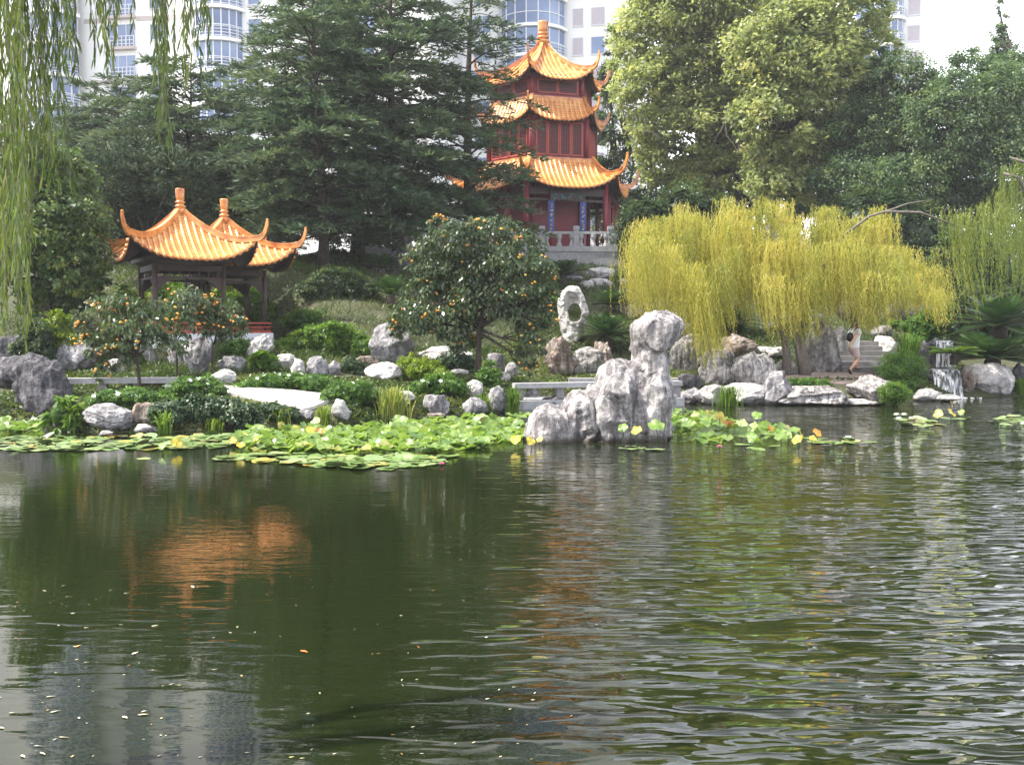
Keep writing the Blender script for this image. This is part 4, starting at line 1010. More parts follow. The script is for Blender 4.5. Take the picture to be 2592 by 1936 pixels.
def shrub(name, label, px, py, wp, hp, n, ls, mtl, lumps=7, cat='shrub', group=None, Y=None, dpr=.7, base=.1, flower=0, shell=.5, **kw):
    p = gh(px, py) if Y is None else at(px, py, Y); k = p[1] / F; W, Hh = wp * k, hp * k * (1.2 if hp < 64 else 1.05)
    if Y is not None:
        top = at(px, py - hp, Y)[2]; p[2] = float(ground(p[0], p[1])) - .05; Hh = max(.5, (top - p[2]) * 1.05)
    e = empty(name, p, label, cat, 0, group); lob = []
    for i in range(lumps):
        f = (i + .5) / lumps * 2 - 1 if lumps > 1 else 0; f += rng.uniform(-.5, .5) / lumps
        hh = Hh * sqrt(max(.25, 1 - .75 * f * f)) * rng.uniform(.8, 1.0) if lumps > 1 else Hh
        rx = W / 2 / max(1, lumps ** .62); lob.append(((f * (W / 2 - rx * .8), rng.uniform(-.5, .5) * W * dpr * .5 * (.5 if lumps > 4 else 1) + W * dpr * .2, hh * .5), (rx, max(rx * .8, .25), hh * .52)))
    kw.setdefault('per', 30)
    P, D, N, rnd = crown_pts(lob, n, shell=shell, **kw); ok = P[:, 2] > -.15; P, D, N, rnd = P[ok], D[ok], N[ok], rnd[ok]
    Ls = ls[0] * rng.uniform(.7, 1.3, len(P)); V = leafV(P, D, N, Ls, Ls * ls[1], .45, .08)
    # big inner leaves that close the heart of the bush
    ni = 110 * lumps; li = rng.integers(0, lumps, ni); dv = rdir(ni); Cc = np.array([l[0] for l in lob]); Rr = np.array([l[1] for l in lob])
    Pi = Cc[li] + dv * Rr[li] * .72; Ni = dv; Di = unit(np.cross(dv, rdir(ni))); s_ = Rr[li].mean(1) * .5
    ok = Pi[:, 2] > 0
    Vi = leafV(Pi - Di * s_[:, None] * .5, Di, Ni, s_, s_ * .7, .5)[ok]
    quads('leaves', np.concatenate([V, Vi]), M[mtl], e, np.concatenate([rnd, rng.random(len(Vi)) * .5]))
    mb = MB()
    for c_, r_ in lob:
        for _ in range(3):
            q = np.array(c_) + rdir(1)[0] * np.array(r_) * .6; mb.tube([(c_[0] * .4, c_[1] * .4, -.1), q], [.02, .008], 5)
    mb.build('stems', M['bark'], e)
    if flower:
        fm = None
        for i in range(flower):
            j = rng.integers(0, lumps); dv = unit(np.array([rng.uniform(-.8, .8), -rng.uniform(.2, 1), rng.uniform(.3, 1)])); q = Cc[j] + dv * Rr[j] * 1.08
            if fm is None:
                mb = MB()
                for a_ in range(6):
                    an = a_ * pi / 3; mb.add([(0, 0, 0), (cos(an - .4) * .035, sin(an - .4) * .035, .012), (cos(an) * .055, sin(an) * .055, .02), (cos(an + .4) * .035, sin(an + .4) * .035, .012)], [(0, 1, 2, 3)])
                fo = mb.build('flower', M['white_petal'], e); fm = fo.data
            else: fo = link('flower', fm, e)
            fo.location = q.tolist(); fo.rotation_euler = (rng.uniform(.3, 1.2), rng.uniform(-.4, .4), rng.uniform(0, 6))
    return e
def cedar(name, label, px, py, toppy, spread, n_br, seed, Y=None, clear=.12, density=1.0, group='dark cedars behind the pavilion', lean=0):
    rg = np.random.default_rng(seed); p = gh(px, py) if Y is None else at(px, py, Y)
    p[2] = float(ground(p[0], p[1]))
    Hh = at(px, toppy, p[1])[2] - p[2]; Rm = spread / F * p[1]
    e = empty(name, p, label, 'tree', 0, group); mb = MB()
    ks = np.linspace(0, 1, 12); tp_ = np.stack([np.sin(ks * 4 + seed) * .15 + lean * ks, np.cos(ks * 3 + seed) * .15, ks * Hh], 1)
    mb.tube(tp_, [max(.03, .02 * Hh * (1 - k) ** .8 * (1.3 if k == 0 else 1)) for k in ks], 10)
    Ps, Ds, Ns, Rn, Ls = [], [], [], [], []
    for i in range(n_br):
        f = clear + (1 - clear) * ((i + rg.uniform(0, 1)) / n_br); az = i * 2.399 + rg.uniform(-.4, .4)
        L = Rm * ((1 - f) ** .5 * .95 + .12) * rg.uniform(.72, 1.12)
        if f < clear + .1: L *= .8
        o = np.array([np.interp(f, ks, tp_[:, 0]), np.interp(f, ks, tp_[:, 1]), f * Hh]); h = np.array([cos(az), sin(az), 0]); sd = np.array([-sin(az), cos(az), 0])
        rise = rg.uniform(.05, .3) + .25 * f
        bz = lambda s: rise * s - (.32 + .12 * (1 - f)) * s * s * .9
        sv = np.linspace(0, 1, 6); bp_ = [o + h * L * s + [0, 0, L * bz(s)] for s in sv]
        mb.tube(bp_, [max(.012, .016 * L * (1 - .85 * s)) for s in sv], 5, 0, False)
        nt_ = max(8, int(L * 8.5 * density)); s = rg.uniform(.18, 1, nt_) ** .85
        tl = L * (.46 * (1 - s) ** .6 + .12) * rg.uniform(.5, 1.1, nt_); sg = rg.choice([-1, 1], nt_)
        B = o + h * (L * s)[:, None] + np.array([0, 0, 1]) * (L * bz(s))[:, None]
        td = unit(h * .75 + sd * sg[:, None] * rg.uniform(.4, 1.0, nt_)[:, None] + rg.normal(size=(nt_, 3)) * [.1, .1, .07])
        bt = rg.uniform(0, 1)
        for j in range(nt_):
            m_ = max(5, int(tl[j] * 19 * density)); q = rg.uniform(.0, 1, m_)
            pp = B[j] + td[j] * (tl[j] * q)[:, None] + np.array([0, 0, -.18]) * (tl[j] * q * q)[:, None] + rg.normal(size=(m_, 3)) * [.05, .05, .035]
            Ps.append(pp); Ds.append(unit(td[j] + rg.normal(size=(m_, 3)) * [.5, .5, .28] + [0, 0, .12])); Ns.append(unit(rg.normal(size=(m_, 3)) * .5 + [0, 0, .9]))
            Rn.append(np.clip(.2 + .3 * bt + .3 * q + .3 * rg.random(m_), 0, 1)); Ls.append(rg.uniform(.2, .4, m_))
    mb.build('trunk', M['bark'], e, True)
    P, D, N, rn, L_ = map(np.concatenate, (Ps, Ds, Ns, Rn, Ls))
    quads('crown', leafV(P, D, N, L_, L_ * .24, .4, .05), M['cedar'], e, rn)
    return e
def strand_leaves(starts, v0, drops, leafL, leafW, sp, sway=(0, 0), spread=.5, lance=False, tone=None, rgx=None):
    """hanging strands: starts (n,3), initial sideways push v0 (n,2), drop lengths (n,)"""
    Ps, Ds, Ns, Rn, paths = [], [], [], [], []
    for i in range(len(starts)):
        d = drops[i]; n = max(4, int(d / sp)); s = np.linspace(0, 1, n)
        k = 1 - np.exp(-3.0 * s); arch = .03 * d * np.minimum(1, np.linalg.norm(v0[i]) * 1.5) * np.sin(np.minimum(s * 5, pi)) * (s < .63)
        ph = rng.uniform(0, 6); wob = .02 * d * np.sin(s * 5 + ph)
        X = np.stack([starts[i][0] + v0[i][0] * k + sway[0] * d * s * s + wob, starts[i][1] + v0[i][1] * k + sway[1] * d * s * s, starts[i][2] - d * s + arch], 1)
        paths.append(X); T = unit(np.gradient(X, axis=0))
        az = rng.uniform(0, 2 * pi, n); o = np.stack([np.cos(az), np.sin(az), 0 * az], 1)
        Ps.append(X + rng.normal(size=(n, 3)) * sp * .3); Ds.append(unit(T + o * spread * rng.uniform(.4, 1.2, n)[:, None])); Ns.append(unit(np.cross(T, o) + rdir(n) * .5))
        b_ = rng.random() if tone is None else tone[i]; Rn.append(np.clip(.55 * b_ + .45 * rng.random(n), 0, 1))
    P, D, N, rn = map(np.concatenate, (Ps, Ds, Ns, Rn)); L_ = leafL * rng.uniform(.65, 1.2, len(P))
    return (lanceV if lance else leafV)(P, D, N, L_, leafW * rng.uniform(.7, 1.2, len(P))), rn, paths
def fronds(name, label, px, py, rpx, nf, mtl='cycad', elev=(.1, 1.1), Y=None, leafl=.2, trunk=.3, group=None, cat='cycad', droop=.42, pairs=40, lw=.0115, zoff=0):
    p = gh(px, py) if Y is None else at(px, py, Y); r = rpx / F * p[1]
    e = empty(name, p, label, cat, 0, group); mb = MB(); mb.lathe([(r * .16, -.1), (r * .15, trunk * .6), (r * .1, trunk)], 10); mb.build('trunk', M['bark'], e, True)
    Ps, Ds, Ns, Ls = [], [], [], []; st_ = MB()
    for i in range(nf):
        az = i * 2.399 + rng.uniform(-.2, .2); el = elev[0] + (elev[1] - elev[0]) * (i / nf) ** .8; L = r * rng.uniform(.85, 1.1) * (1.0 if el < .9 else .85)
        h = np.array([cos(az), sin(az), 0]); s = np.linspace(.06, 1, pairs)
        X = np.array([0, 0, trunk]) + h * (L * (cos(el) * s + .12 * s * s))[:, None] + np.array([0, 0, 1]) * (L * (sin(el) * s - droop * .55 * s * s * cos(el) ** .5 * (.6 + sin(el) * .6)))[:, None]
        T = unit(np.gradient(X, axis=0)); sd = np.array([-sin(az), cos(az), 0])
        st_.tube([X[0], X[len(X) // 2], X[-1]], [.012, .009, .004], 4)
        for sg in (-1, 1):
            up_ = np.cross(T, sd) * 1.0; up_ = up_ * np.sign(up_[:, 2:3] + 1e-6)
            Ps.append(X); Ds.append(unit(sd * sg * .85 + T * .55 + up_ * .22)); Ns.append(up_ + rdir(pairs) * .15); Ls.append(leafl * r * 1.2 * np.sin(np.clip(s * 2.7 + .35, 0, pi)) + .02)
    P, D, N, L_ = map(np.concatenate, (Ps, Ds, Ns, Ls)); L_ = np.array(L_)
    rn = np.repeat(rng.random(nf), pairs * 2)[:len(P)] * .6 + rng.random(len(P)) * .4
    st_.build('stalks', M['bark'], e); quads('fronds', leafV(P, D, N, L_, lw * r * 1.6, .4, .06), M[mtl], e, rn); return e
def grass(name, label, px, py, wp, hp, nb, mtl='grass', spread=.55, Y=None, group='grass tufts on the shore', bw=.012, tone=(0, 1)):
    p = gh(px, py) if Y is None else at(px, py, Y); k = p[1] / F; W, Hh = wp * k, hp * k
    V, rn = [], []
    for i in range(nb):
        az = rng.uniform(0, 2 * pi); b_ = np.array([rng.normal() * W * .16, rng.normal() * W * .12, -.03]); L = Hh * rng.uniform(.6, 1.12); o = np.array([cos(az), sin(az), 0]); le = rng.uniform(.05, spread)
        sd = np.array([-sin(az), cos(az), 0]) * bw
        q = [b_, b_ + o * L * le * .25 + [0, 0, L * .5], b_ + o * L * le * .7 + [0, 0, L * .85], b_ + o * L * le * 1.15 + [0, 0, L * (1 - .3 * le)]]
        V.append([q[0] - sd, q[0] + sd, q[1] + sd, q[1] - sd]); V.append([q[1] - sd, q[1] + sd, q[2] + sd * .8, q[2] - sd * .8]); V.append([q[2] - sd * .8, q[2] + sd * .8, q[3] + sd * .15, q[3] - sd * .15]); r_ = tone[0] + rng.random() * (tone[1] - tone[0]); rn += [r_] * 3
    o = quads(name, np.array(V), M[mtl], None, np.array(rn)); o.location = p.tolist(); return tag(o, label, 'grass tuft', group)

K = 1.1718      # the zoomed view I measured trees in is 2592/1.1718 wide
def DL(L, dy=None): return [(a * K, b * K, c * K, d * K, rng.uniform(-1.5, 1.5) if dy is None else dy) for a, b, c, d in L]
# ---- trees, back to front
tree('background_tree', 'dark green tree between the pagoda and the tall light green trees', 1590, 640, DL([(1325, 300, 50, 60), (1350, 390, 60, 70), (1330, 470, 60, 60), (1410, 460, 70, 60), (1300, 420, 30, 50), (1310, 215, 20, 40), (1325, 110, 18, 60), (1320, 180, 25, 50)]), 22000, (.2, .55), 'dark_leaf', .25, Y=63, per=60)
tl, tlob = tree('tall_tree', 'tall light green tree with bare hanging twigs, just right of the pagoda', 1860, 560, DL([(1430, 90, 105, 100), (1400, 215, 75, 90), (1475, 290, 110, 90), (1560, 150, 130, 120), (1500, 10, 130, 90), (1600, 250, 110, 90), (1560, 365, 90, 55), (1360, 150, 42, 80), (1430, 350, 60, 60), (1540, -60, 90, 60), (1500, 200, 90, 80), (1620, 330, 90, 60), (1500, 400, 80, 40)]), 92000, (.27, .55), 'tall_leaf', .4, Y=58, fork=(1880, 380), per=55, clump=.17, droop=.1, wind=(.35, 0, .15))
mb = MB()
for i in range(20):
    a = at(*((1880 + rng.normal() * 14, 272 + rng.normal() * 6) if i < 13 else (1600 + rng.normal() * 40, 340 + rng.normal() * 30)), 54.6 + rng.normal() * .6) - np.array(tl.location)
    q = a; d = np.array([rng.normal() * .35, rng.normal() * .2, -1.0 if i < 13 else -.2 + rng.normal() * .5])
    pts = [a]
    for s in range(5): d = d + rng.normal(size=3) * .3; q = q + unit(d) * rng.uniform(.3, .75); pts.append(q)
    mb.tube(pts, [.032, .026, .02, .016, .012, .008], 4)
fk_ = at(1880, 380, 58) - np.array(tl.location); hb_ = at(1880, 268, 54.6) - np.array(tl.location); mb.tube([fk_, (fk_ + hb_) / 2 + [0, 0, .6], hb_], [.2, .12, .05], 6)
mb.build('bare_limb', M['twig'], tl)
tree('tall_tree', 'tall light green tree with yellowing sunlit crown, left of the white sky', 2010, 560, DL([(1700, 110, 130, 110), (1660, -20, 150, 100), (1800, 20, 110, 100), (1780, 215, 120, 95), (1860, 120, 70, 90), (1690, 260, 110, 90), (1700, 360, 100, 60), (1850, 200, 70, 70), (1740, -100, 120, 80), (1640, 170, 80, 80), (1760, 330, 90, 60), (1740, 170, 110, 90), (1690, 400, 90, 40), (1840, 290, 60, 60)]), 92000, (.27, .55), 'tall_leaf', .42, Y=54.5, fork=(1995, 380), per=55, clump=.17, droop=.1, wind=(.4, 0, .15))
tree('dark_tree', 'dark green tree with a leaning trunk right of the yellowing tall tree', 2230, 560, DL([(1850, 290, 90, 75), (1950, 200, 80, 85), (1930, 320, 105, 85), (1990, 270, 80, 80), (1850, 390, 100, 55), (1960, 400, 100, 60), (1900, 150, 30, 50)]), 75000, (.16, .55), 'mid_leaf', .3, Y=52, fork=(2290, 360), per=55, clump=.18)
tree('dark_tree', 'blue green tree filling the right edge below the sky', 2480, 560, DL([(2060, 260, 90, 100), (2090, 180, 60, 70), (2150, 240, 90, 100), (2150, 350, 110, 90), (2050, 370, 100, 75), (2190, 170, 50, 60), (2230, 280, 60, 110), (2100, 440, 90, 50)]), 80000, (.16, .55), 'mid_leaf', .32, Y=51, fork=(2480, 380), per=55, clump=.18)
tree('conifer_spire', 'slim pointed conifer top against the white sky at the right edge', 2530, 560, DL([(2158, 12, 7, 20), (2160, 45, 14, 20), (2158, 75, 20, 22), (2162, 110, 30, 24), (2160, 145, 40, 28), (2160, 190, 52, 40), (2160, 240, 60, 45)], 0), 16000, (.22, .4), 'mid_leaf', .25, Y=66, per=40, clump=.3, shell=.3)
tree('background_tree', 'dark tree mass seen under the tall light green trees', 1900, 640, DL([(1500, 440, 90, 60), (1600, 410, 90, 60), (1700, 430, 90, 60), (1800, 410, 90, 60), (1900, 430, 90, 60), (1650, 340, 80, 60), (1780, 330, 70, 60), (1560, 330, 60, 60)]), 40000, (.22, .55), 'mid_leaf', .25, Y=66, per=60)
tree('background_tree', 'dark tree mass low behind the bare willow branch at right', 2300, 640, DL([(1780, 480, 90, 70), (1880, 470, 90, 80), (1980, 480, 90, 80), (2080, 470, 90, 80), (2180, 470, 90, 90), (2250, 430, 80, 100), (1830, 540, 100, 50), (2000, 550, 120, 50), (2150, 560, 120, 60)]), 30000, (.22, .55), 'dark_leaf', .25, Y=60, per=60)
for i, (lab, L, n) in enumerate((
    ('dark tree low behind the far left pine clump', [(60, 300, 80, 60), (150, 330, 90, 70), (230, 300, 90, 60), (200, 400, 110, 70)], 16000),
    ('dark tree standing behind the twin pavilion roofs', [(420, 400, 110, 70), (540, 420, 110, 60), (500, 500, 130, 50), (380, 330, 90, 60)], 18000),
    ('dark tree behind the cedar trunks left of the pagoda', [(680, 430, 110, 60), (800, 440, 120, 60), (760, 500, 110, 40), (920, 470, 110, 45)], 18000))):
    tree('background_tree', lab, L[1][0] * K, 640, DL(L), n, (.22, .5), 'pine', .25, Y=58, per=60)
CD = [
 ('broad dark cedar over the right pavilion roof, trunk bare at its foot', 810, 684, -50, 285, 96, 1, None, .1),
 ('cedar in front of the pagoda with its trunk crossing the orange eaves', 1193, 640, -110, 225, 74, 3, 42, .14),
 ('dark cedar right behind the large persimmon, left of the pagoda', 1002, 668, -150, 290, 100, 2, None, .1),
 ('low spreading cedar whose ragged top ends below the round glass bays', 480, 640, 160, 300, 84, 4, 41, .08),
 ('dark cedar at left behind the broadleaf tree with a frayed top', 300, 640, 215, 300, 74, 5, 45, .1),
 ('tall cedar between the two tower bays with its top out of frame', 700, 640, 70, 215, 80, 6, 46, .12),
 ('tallest dark cedar in the middle of the cedar row', 900, 640, -230, 270, 100, 7, 47, .12)]
for lab, px, py, tp_, spd, nb_, sd_, Y_, cl in CD: cedar('cedar', lab, px, py, tp_, spd, nb_, sd_, Y_, cl, .78 if sd_ == 3 else 1.0)
tree('pine_tree', 'dense dark bushy pine behind the left pavilion roof', 380, 760, DL([(250, 395, 60, 65), (330, 400, 70, 65), (300, 345, 60, 45), (390, 380, 55, 60), (420, 440, 45, 55), (240, 465, 50, 50), (330, 470, 80, 40), (270, 520, 40, 50)]), 30000, (.16, .3), 'pine', .16, Y=34, per=30, clump=.22, droop=-.4)
tree('broadleaf_tree', 'round dark green broadleaf tree at left with yellowing top leaves', 120, 870, DL([(60, 420, 70, 80), (145, 395, 65, 70), (120, 490, 105, 80), (60, 575, 80, 75), (165, 560, 68, 75), (50, 330, 55, 60), (190, 615, 40, 40), (120, 640, 80, 40), (0, 480, 60, 120)]), 46000, (.13, .6), 'maple', .16, Y=28.5, fork=(120, 700), per=45, clump=.2)
# ---- weeping willows
def willow(name, label, px, py, trunk, limbs, clusters, r0, Y=None, top=None, bot=None, mtl='gold', greens=(), nst=28, sway=(.05, 0), leaf=(.1, .02), sp=.035):
    p = gh(px, py) if Y is None else at(px, py, Y); Yb = p[1]
    e = empty(name, p, label, 'willow tree'); mb = MB()
    for L, r in [(trunk, r0)] + limbs:
        W = [at(q[0], q[1], Yb + (q[2] if len(q) > 2 else 0)) - p for q in L]; mb.tube(W, np.linspace(r, r * .45 if r > .05 else r * .3, len(W)), 9)
    mb.build('trunk', M['bark_grey'], e, True)
    for grp, mm, nm in ((clusters, mtl, 'crown'), (greens, 'green_willow', 'hanging_branch')):
        st, v0, dr, tn = [], [], [], []
        for (cx, cy, dy, by, pw, ns) in grp:
            o = at(cx, cy, Yb + dy) - p; eb = at(cx, by, Yb + dy)[2] - p[2]; ct = rng.random()
            for _ in range(ns):
                an = rng.uniform(0, 2 * pi); rr = pw * rng.random() ** .6 * .85
                st.append(o + rng.normal(size=3) * [.2, .2, .05] + [0, 0, -.25 * rr * rr]); v0.append((cos(an) * rr, sin(an) * rr)); dr.append(max(.3, (o[2] - eb) * rng.uniform(.4, 1.06))); tn.append(np.clip(ct + rng.normal() * .15, 0, 1))
        if not st: continue
        V, rn, _ = strand_leaves(np.array(st), np.array(v0), np.array(dr), leaf[0], leaf[1], sp, sway, .45, tone=tn)
        quads(nm, V, M[mm], e, rn)
    return e
TOPD = np.array([(1352, 545), (1365, 480), (1400, 465), (1450, 447), (1500, 428), (1540, 432), (1600, 422), (1640, 410), (1690, 422), (1750, 438), (1800, 447), (1830, 462), (1870, 442), (1900, 447), (1925, 472), (1945, 520), (1980, 552), (2030, 557), (2055, 590)], float) * K
BOTD = np.array([(1352, 650), (1370, 690), (1400, 665), (1450, 690), (1500, 735), (1520, 790), (1545, 700), (1600, 665), (1640, 700), (1700, 730), (1740, 720), (1790, 675), (1830, 688), (1855, 700), (1900, 680), (1950, 655), (2000, 660), (2040, 700), (2060, 640)], float) * K
cl = []
for i in range(112):
    cx = 1598 + 777 * (i * .618 % 1) + rng.normal() * 8; ty = np.interp(cx, TOPD[:, 0], TOPD[:, 1]); by = np.interp(cx, BOTD[:, 0], BOTD[:, 1]); f = rng.random() ** 1.25 * .62
    dy = rng.normal() * .9 + .9 - f * 4.6
    cl.append((cx, ty - 2 + f * (by - ty), dy, by - (by - ty) * rng.choice([0, 0, .05, .12, .3]) + 14, rng.uniform(.2, .62), 40))
for cx in (1600, 1625, 1655, 1700, 1745, 1765, 1782, 1810, 1990, 2150, 2165, 2385):
    by = np.interp(cx, BOTD[:, 0], BOTD[:, 1]); cl.append((cx, by - 190, rng.normal() * .6 - .8, by + 12, .16, 16))
gr = [(2415, 545, 0, 640, .3, 20), (2425, 560, 0, 750, .2, 26), (2440, 540, .2, 790, .16, 26), (2470, 520, 0, 640, .4, 22), (2500, 510, .3, 620, .4, 24), (2530, 525, .4, 640, .35, 22), (2550, 540, .3, 720, .25, 18), (2455, 600, 0, 770, .15, 18), (2490, 560, 0, 690, .3, 20), (2400, 520, 0, 560, .3, 12)]
willow('golden_willow', 'golden yellow weeping willow hanging over the rocks by the steps', 2040, 952, [(2040, 962), (2030, 900), (2016, 830), (2005, 740), (1985, 650), (1940, 570)],
    [([(2022, 860), (2050, 760), (2080, 680), (2130, 600)], .13), ([(1985, 690), (1880, 640, .5), (1760, 620, .6), (1660, 640, .6)], .08), ([(1950, 600), (1900, 585, .6), (1840, 590, .7)], .06), ([(2130, 600), (2200, 548), (2250, 533), (2300, 515), (2361, 506)], .045),
     ([(2240, 535), (2330, 538), (2390, 560), (2430, 575, .1), (2500, 560, .2)], .04), ([(2040, 760), (2090, 660), (2100, 620)], .06), ([(1990, 960), (1992, 900), (1985, 850), (1960, 800)], .16)], cl, .2, greens=gr, sway=(.10, -.02))
clr = [(2560, 420, 0, 640, .5, 30), (2600, 400, .5, 690, .5, 40), (2640, 380, 0, 700, .5, 30), (2540, 480, .4, 660, .3, 22), (2585, 540, -.4, 730, .3, 26), (2610, 560, 0, 760, .3, 20), (2560, 600, .2, 780, .2, 16), (2530, 560, .5, 760, .15, 12), (2510, 590, .3, 800, .12, 10)]
willow('green_willow', 'green weeping willow cut by the right frame edge', 2660, 960, [(2660, 965), (2655, 800), (2640, 600), (2620, 420)], [([(2640, 600), (2580, 450), (2540, 440)], .1), ([(2620, 420), (2560, 400)], .07)], clr, .22, Y=32, mtl='green_willow', sway=(.05, 0))
# near willow hanging into the frame from the upper left
nw = empty('near_willow', (-5.3, 3.3, .4), 'weeping willow close to the camera, its leafy strands hanging in at upper left', 'willow tree'); o_ = np.array([-5.3, 3.3, .4])
mb = MB(); mb.tube([(0, 0, -.3), (.1, .1, 1.4), (.3, .3, 2.7), (.9, .8, 3.7)], [.26, .21, .17, .12], 12)
mb.tube([(.9, .8, 3.7), (2.2, 1.2, 4.0), (3.2, 1.35, 4.05), (4.2, 1.4, 4.0), (4.9, 1.4, 3.9)], [.1, .06, .045, .03, .015], 8); mb.tube([(.6, .5, 3.3), (1.6, 1.4, 3.8), (2.6, 1.7, 3.9), (3.6, 1.8, 3.85)], [.07, .05, .03, .02], 8)
mb.build('trunk', M['bark_grey'], nw, True)
NWS = [(4, 700, 3, 9, 4.7), (16, 690, 4, 8, 4.5), (24, 560, 4, 9, 4.4), (38, 480, 4, 9, 4.8), (6, 560, 4, 10, 5.0), (50, 330, 4, 8, 4.5), (-14, 640, 4, 14, 4.7), (68, 280, 3, 7, 4.6), (88, 330, 3, 6, 4.5), (102, 410, 4, 6, 4.5), (112, 180, 2, 6, 4.6),
       (132, 120, 3, 8, 4.4), (150, 165, 2, 6, 4.5), (170, 80, 2, 7, 4.8), (206, 110, 3, 8, 4.5), (232, 60, 2, 7, 4.3), (246, 140, 2, 5, 4.5), (272, 50, 2, 5, 4.8), (330, 150, 3, 5, 4.4), (342, 276, 4, 4, 4.4), (374, 95, 2, 5, 4.6), (402, 165, 4, 5, 4.4), (416, 100, 2, 5, 4.5), (432, 55, 2, 4, 4.6)]
for (dx, ey, ns, spx, Y_) in NWS:
    st, v0, dr = [], [], []
    for _ in range(ns):
        a = at((dx + rng.normal() * spx * .35) * K, -260, Y_ + rng.normal() * .06) - o_; z1 = at(dx * K, ey * K * rng.uniform(.9, 1.05), Y_)[2] - o_[2]
        st.append(a); v0.append((rng.normal() * .03, rng.normal() * .05)); dr.append(a[2] - z1)
    V, rn, paths = strand_leaves(np.array(st), np.array(v0), np.array(dr), .074, .0102, .0165, (-.004, 0), .3, True, tone=[rng.uniform(.1, .9) for _ in st])
    hb = quads('hanging_branch', V, M['near_willow'], nw, rn, 6); mb = MB()
    for X in paths: mb.tube(X[::6], .0018, 4)
    mb.build('stem', M['bark_grey'], hb)

# ---- persimmons with their fruit
FM = None
def fruits(e, lob, n, r=.035):
    global FM
    for i in range(n):
        j = rng.integers(0, len(lob)); c_, r_ = np.array(lob[j][0]), np.array(lob[j][1]); dv = unit(np.array([rng.normal(), -abs(rng.normal()) * .9 - .2, rng.normal() * .8 + .25])); q = c_ + dv * r_ * rng.uniform(.95, 1.12)
        for k in range(rng.choice([1, 1, 2, 2, 3, 4])):
            if FM is None:
                mb = MB(); mb.lathe([(.004, -.027), (.02, -.024), (.034, -.008), (.036, .006), (.028, .022), (.012, .028), (.003, .026)], 12)
                for a_ in range(4): an = a_ * pi / 2; mb.add([(0, 0, .03), (cos(an - .5) * .018, sin(an - .5) * .018, .031), (cos(an) * .026, sin(an) * .026, .027), (cos(an + .5) * .018, sin(an + .5) * .018, .031)], [(0, 1, 2, 3)], 1)
                fo = mb.build('fruit', [M['fruit'], M['hedge']], e, True); FM = fo.data
            else: fo = link('fruit', FM, e)
            fo.location = (q + rng.normal(size=3) * [.05, .03, .04] * k).tolist(); s_ = r / .036 * rng.uniform(.8, 1.15); fo.scale = (s_,) * 3; fo.rotation_euler = (rng.normal() * .3, rng.normal() * .3, rng.uniform(0, 6))
def persim(label, px, py, L, n, fork, r0, nf, ls=(.115, .5)):
    e, lob = tree('persimmon_tree', label, px, py, [(a, b, c, d, rng.uniform(-.5, .5)) for a, b, c, d in L], n, ls, 'persimmon', r0, fork=fork, per=22, clump=.26, droop=.9, up=.2, group='persimmon trees laden with fruit')
    fruits(e, lob, nf)
persim('large round persimmon tree full of orange fruit beside the stone bridge', 1207, 967, [(1092, 650, 58, 50), (1165, 600, 60, 40), (1250, 590, 58, 38), (1318, 625, 58, 42), (1372, 690, 36, 48), (1255, 680, 80, 55), (1150, 700, 70, 52), (1075, 735, 50, 42), (1050, 800, 62, 40), (1012, 835, 32, 20), (1130, 812, 70, 40), (1352, 790, 50, 62), (1345, 870, 36, 50), (1300, 760, 60, 50), (1210, 760, 80, 45), (1388, 740, 26, 34), (1108, 570, 26, 22), (1205, 568, 26, 16), (1395, 815, 22, 30), (1340, 925, 20, 26), (1170, 860, 40, 22)], 23000, (1214, 800), .1, 78)
persim('small persimmon tree with a forked trunk in front of the left stone railing', 356, 988, [(240, 800, 46, 40), (300, 775, 55, 38), (375, 800, 48, 42), (330, 845, 70, 42), (228, 870, 34, 42), (285, 900, 52, 34), (390, 865, 42, 40), (262, 940, 26, 24), (205, 830, 22, 22)], 3300, (345, 880), .05, 26)
persim('slim small persimmon tree growing between the stone railing and the pavilion', 446, 958, [(430, 785, 48, 32), (485, 765, 52, 34), (470, 820, 34, 34), (440, 870, 44, 36), (520, 780, 30, 30)], 1900, (447, 830), .035, 16)
persim('rightmost small persimmon tree spreading over the white pavilion base', 532, 955, [(555, 780, 44, 36), (592, 822, 40, 30), (535, 845, 34, 30), (570, 815, 34, 30)], 1600, (540, 865), .035, 12)

# ---- shrubs, hedges and ground plants
HG = 'clipped flowering hedges on the left bank'
shrub('hedge', 'low clipped hedge with white flowers between the pale path and the pavilion rocks', 735, 992, 300, 46, 13000, (.05, .5), 'hedge', 12, 'hedge', HG, dpr=.3, flower=16)
shrub('hedge', 'clipped hedge with small white flowers behind the ivy mound', 495, 1008, 180, 56, 8000, (.05, .5), 'hedge', 8, 'hedge', HG, dpr=.4, flower=10)
shrub('hedge', 'low dark hedge in front of the left stone railing', 330, 1036, 230, 52, 9000, (.055, .5), 'hedge', 9, 'hedge', HG, dpr=.4, flower=6)
shrub('hedge', 'bright clipped hedge at the right end of the pale path', 880, 1024, 170, 56, 8000, (.05, .5), 'hedge', 8, 'hedge', HG, dpr=.5, flower=4)
shrub('hedge', 'low green hedge below the large persimmon tree', 1110, 1008, 170, 56, 8000, (.055, .5), 'hedge', 8, 'hedge', HG, dpr=.6, flower=4)
shrub('ground_shrub', 'bright yellow green low shrub left of the large persimmon trunk', 1050, 970, 180, 70, 8000, (.06, .35), 'bright', 8, Y=None, dpr=.6)
shrub('ivy_mound', 'dark ivy mound spilling down to the lilies on the left bank', 520, 1086, 300, 86, 14000, (.065, .8), 'ivy', 9, 'ivy', dpr=.5, droop=.6)
shrub('ivy_mound', 'dark ivy tongue below the pale path', 690, 1060, 130, 36, 4500, (.065, .8), 'ivy', 5, 'ivy', dpr=.5, droop=.6)
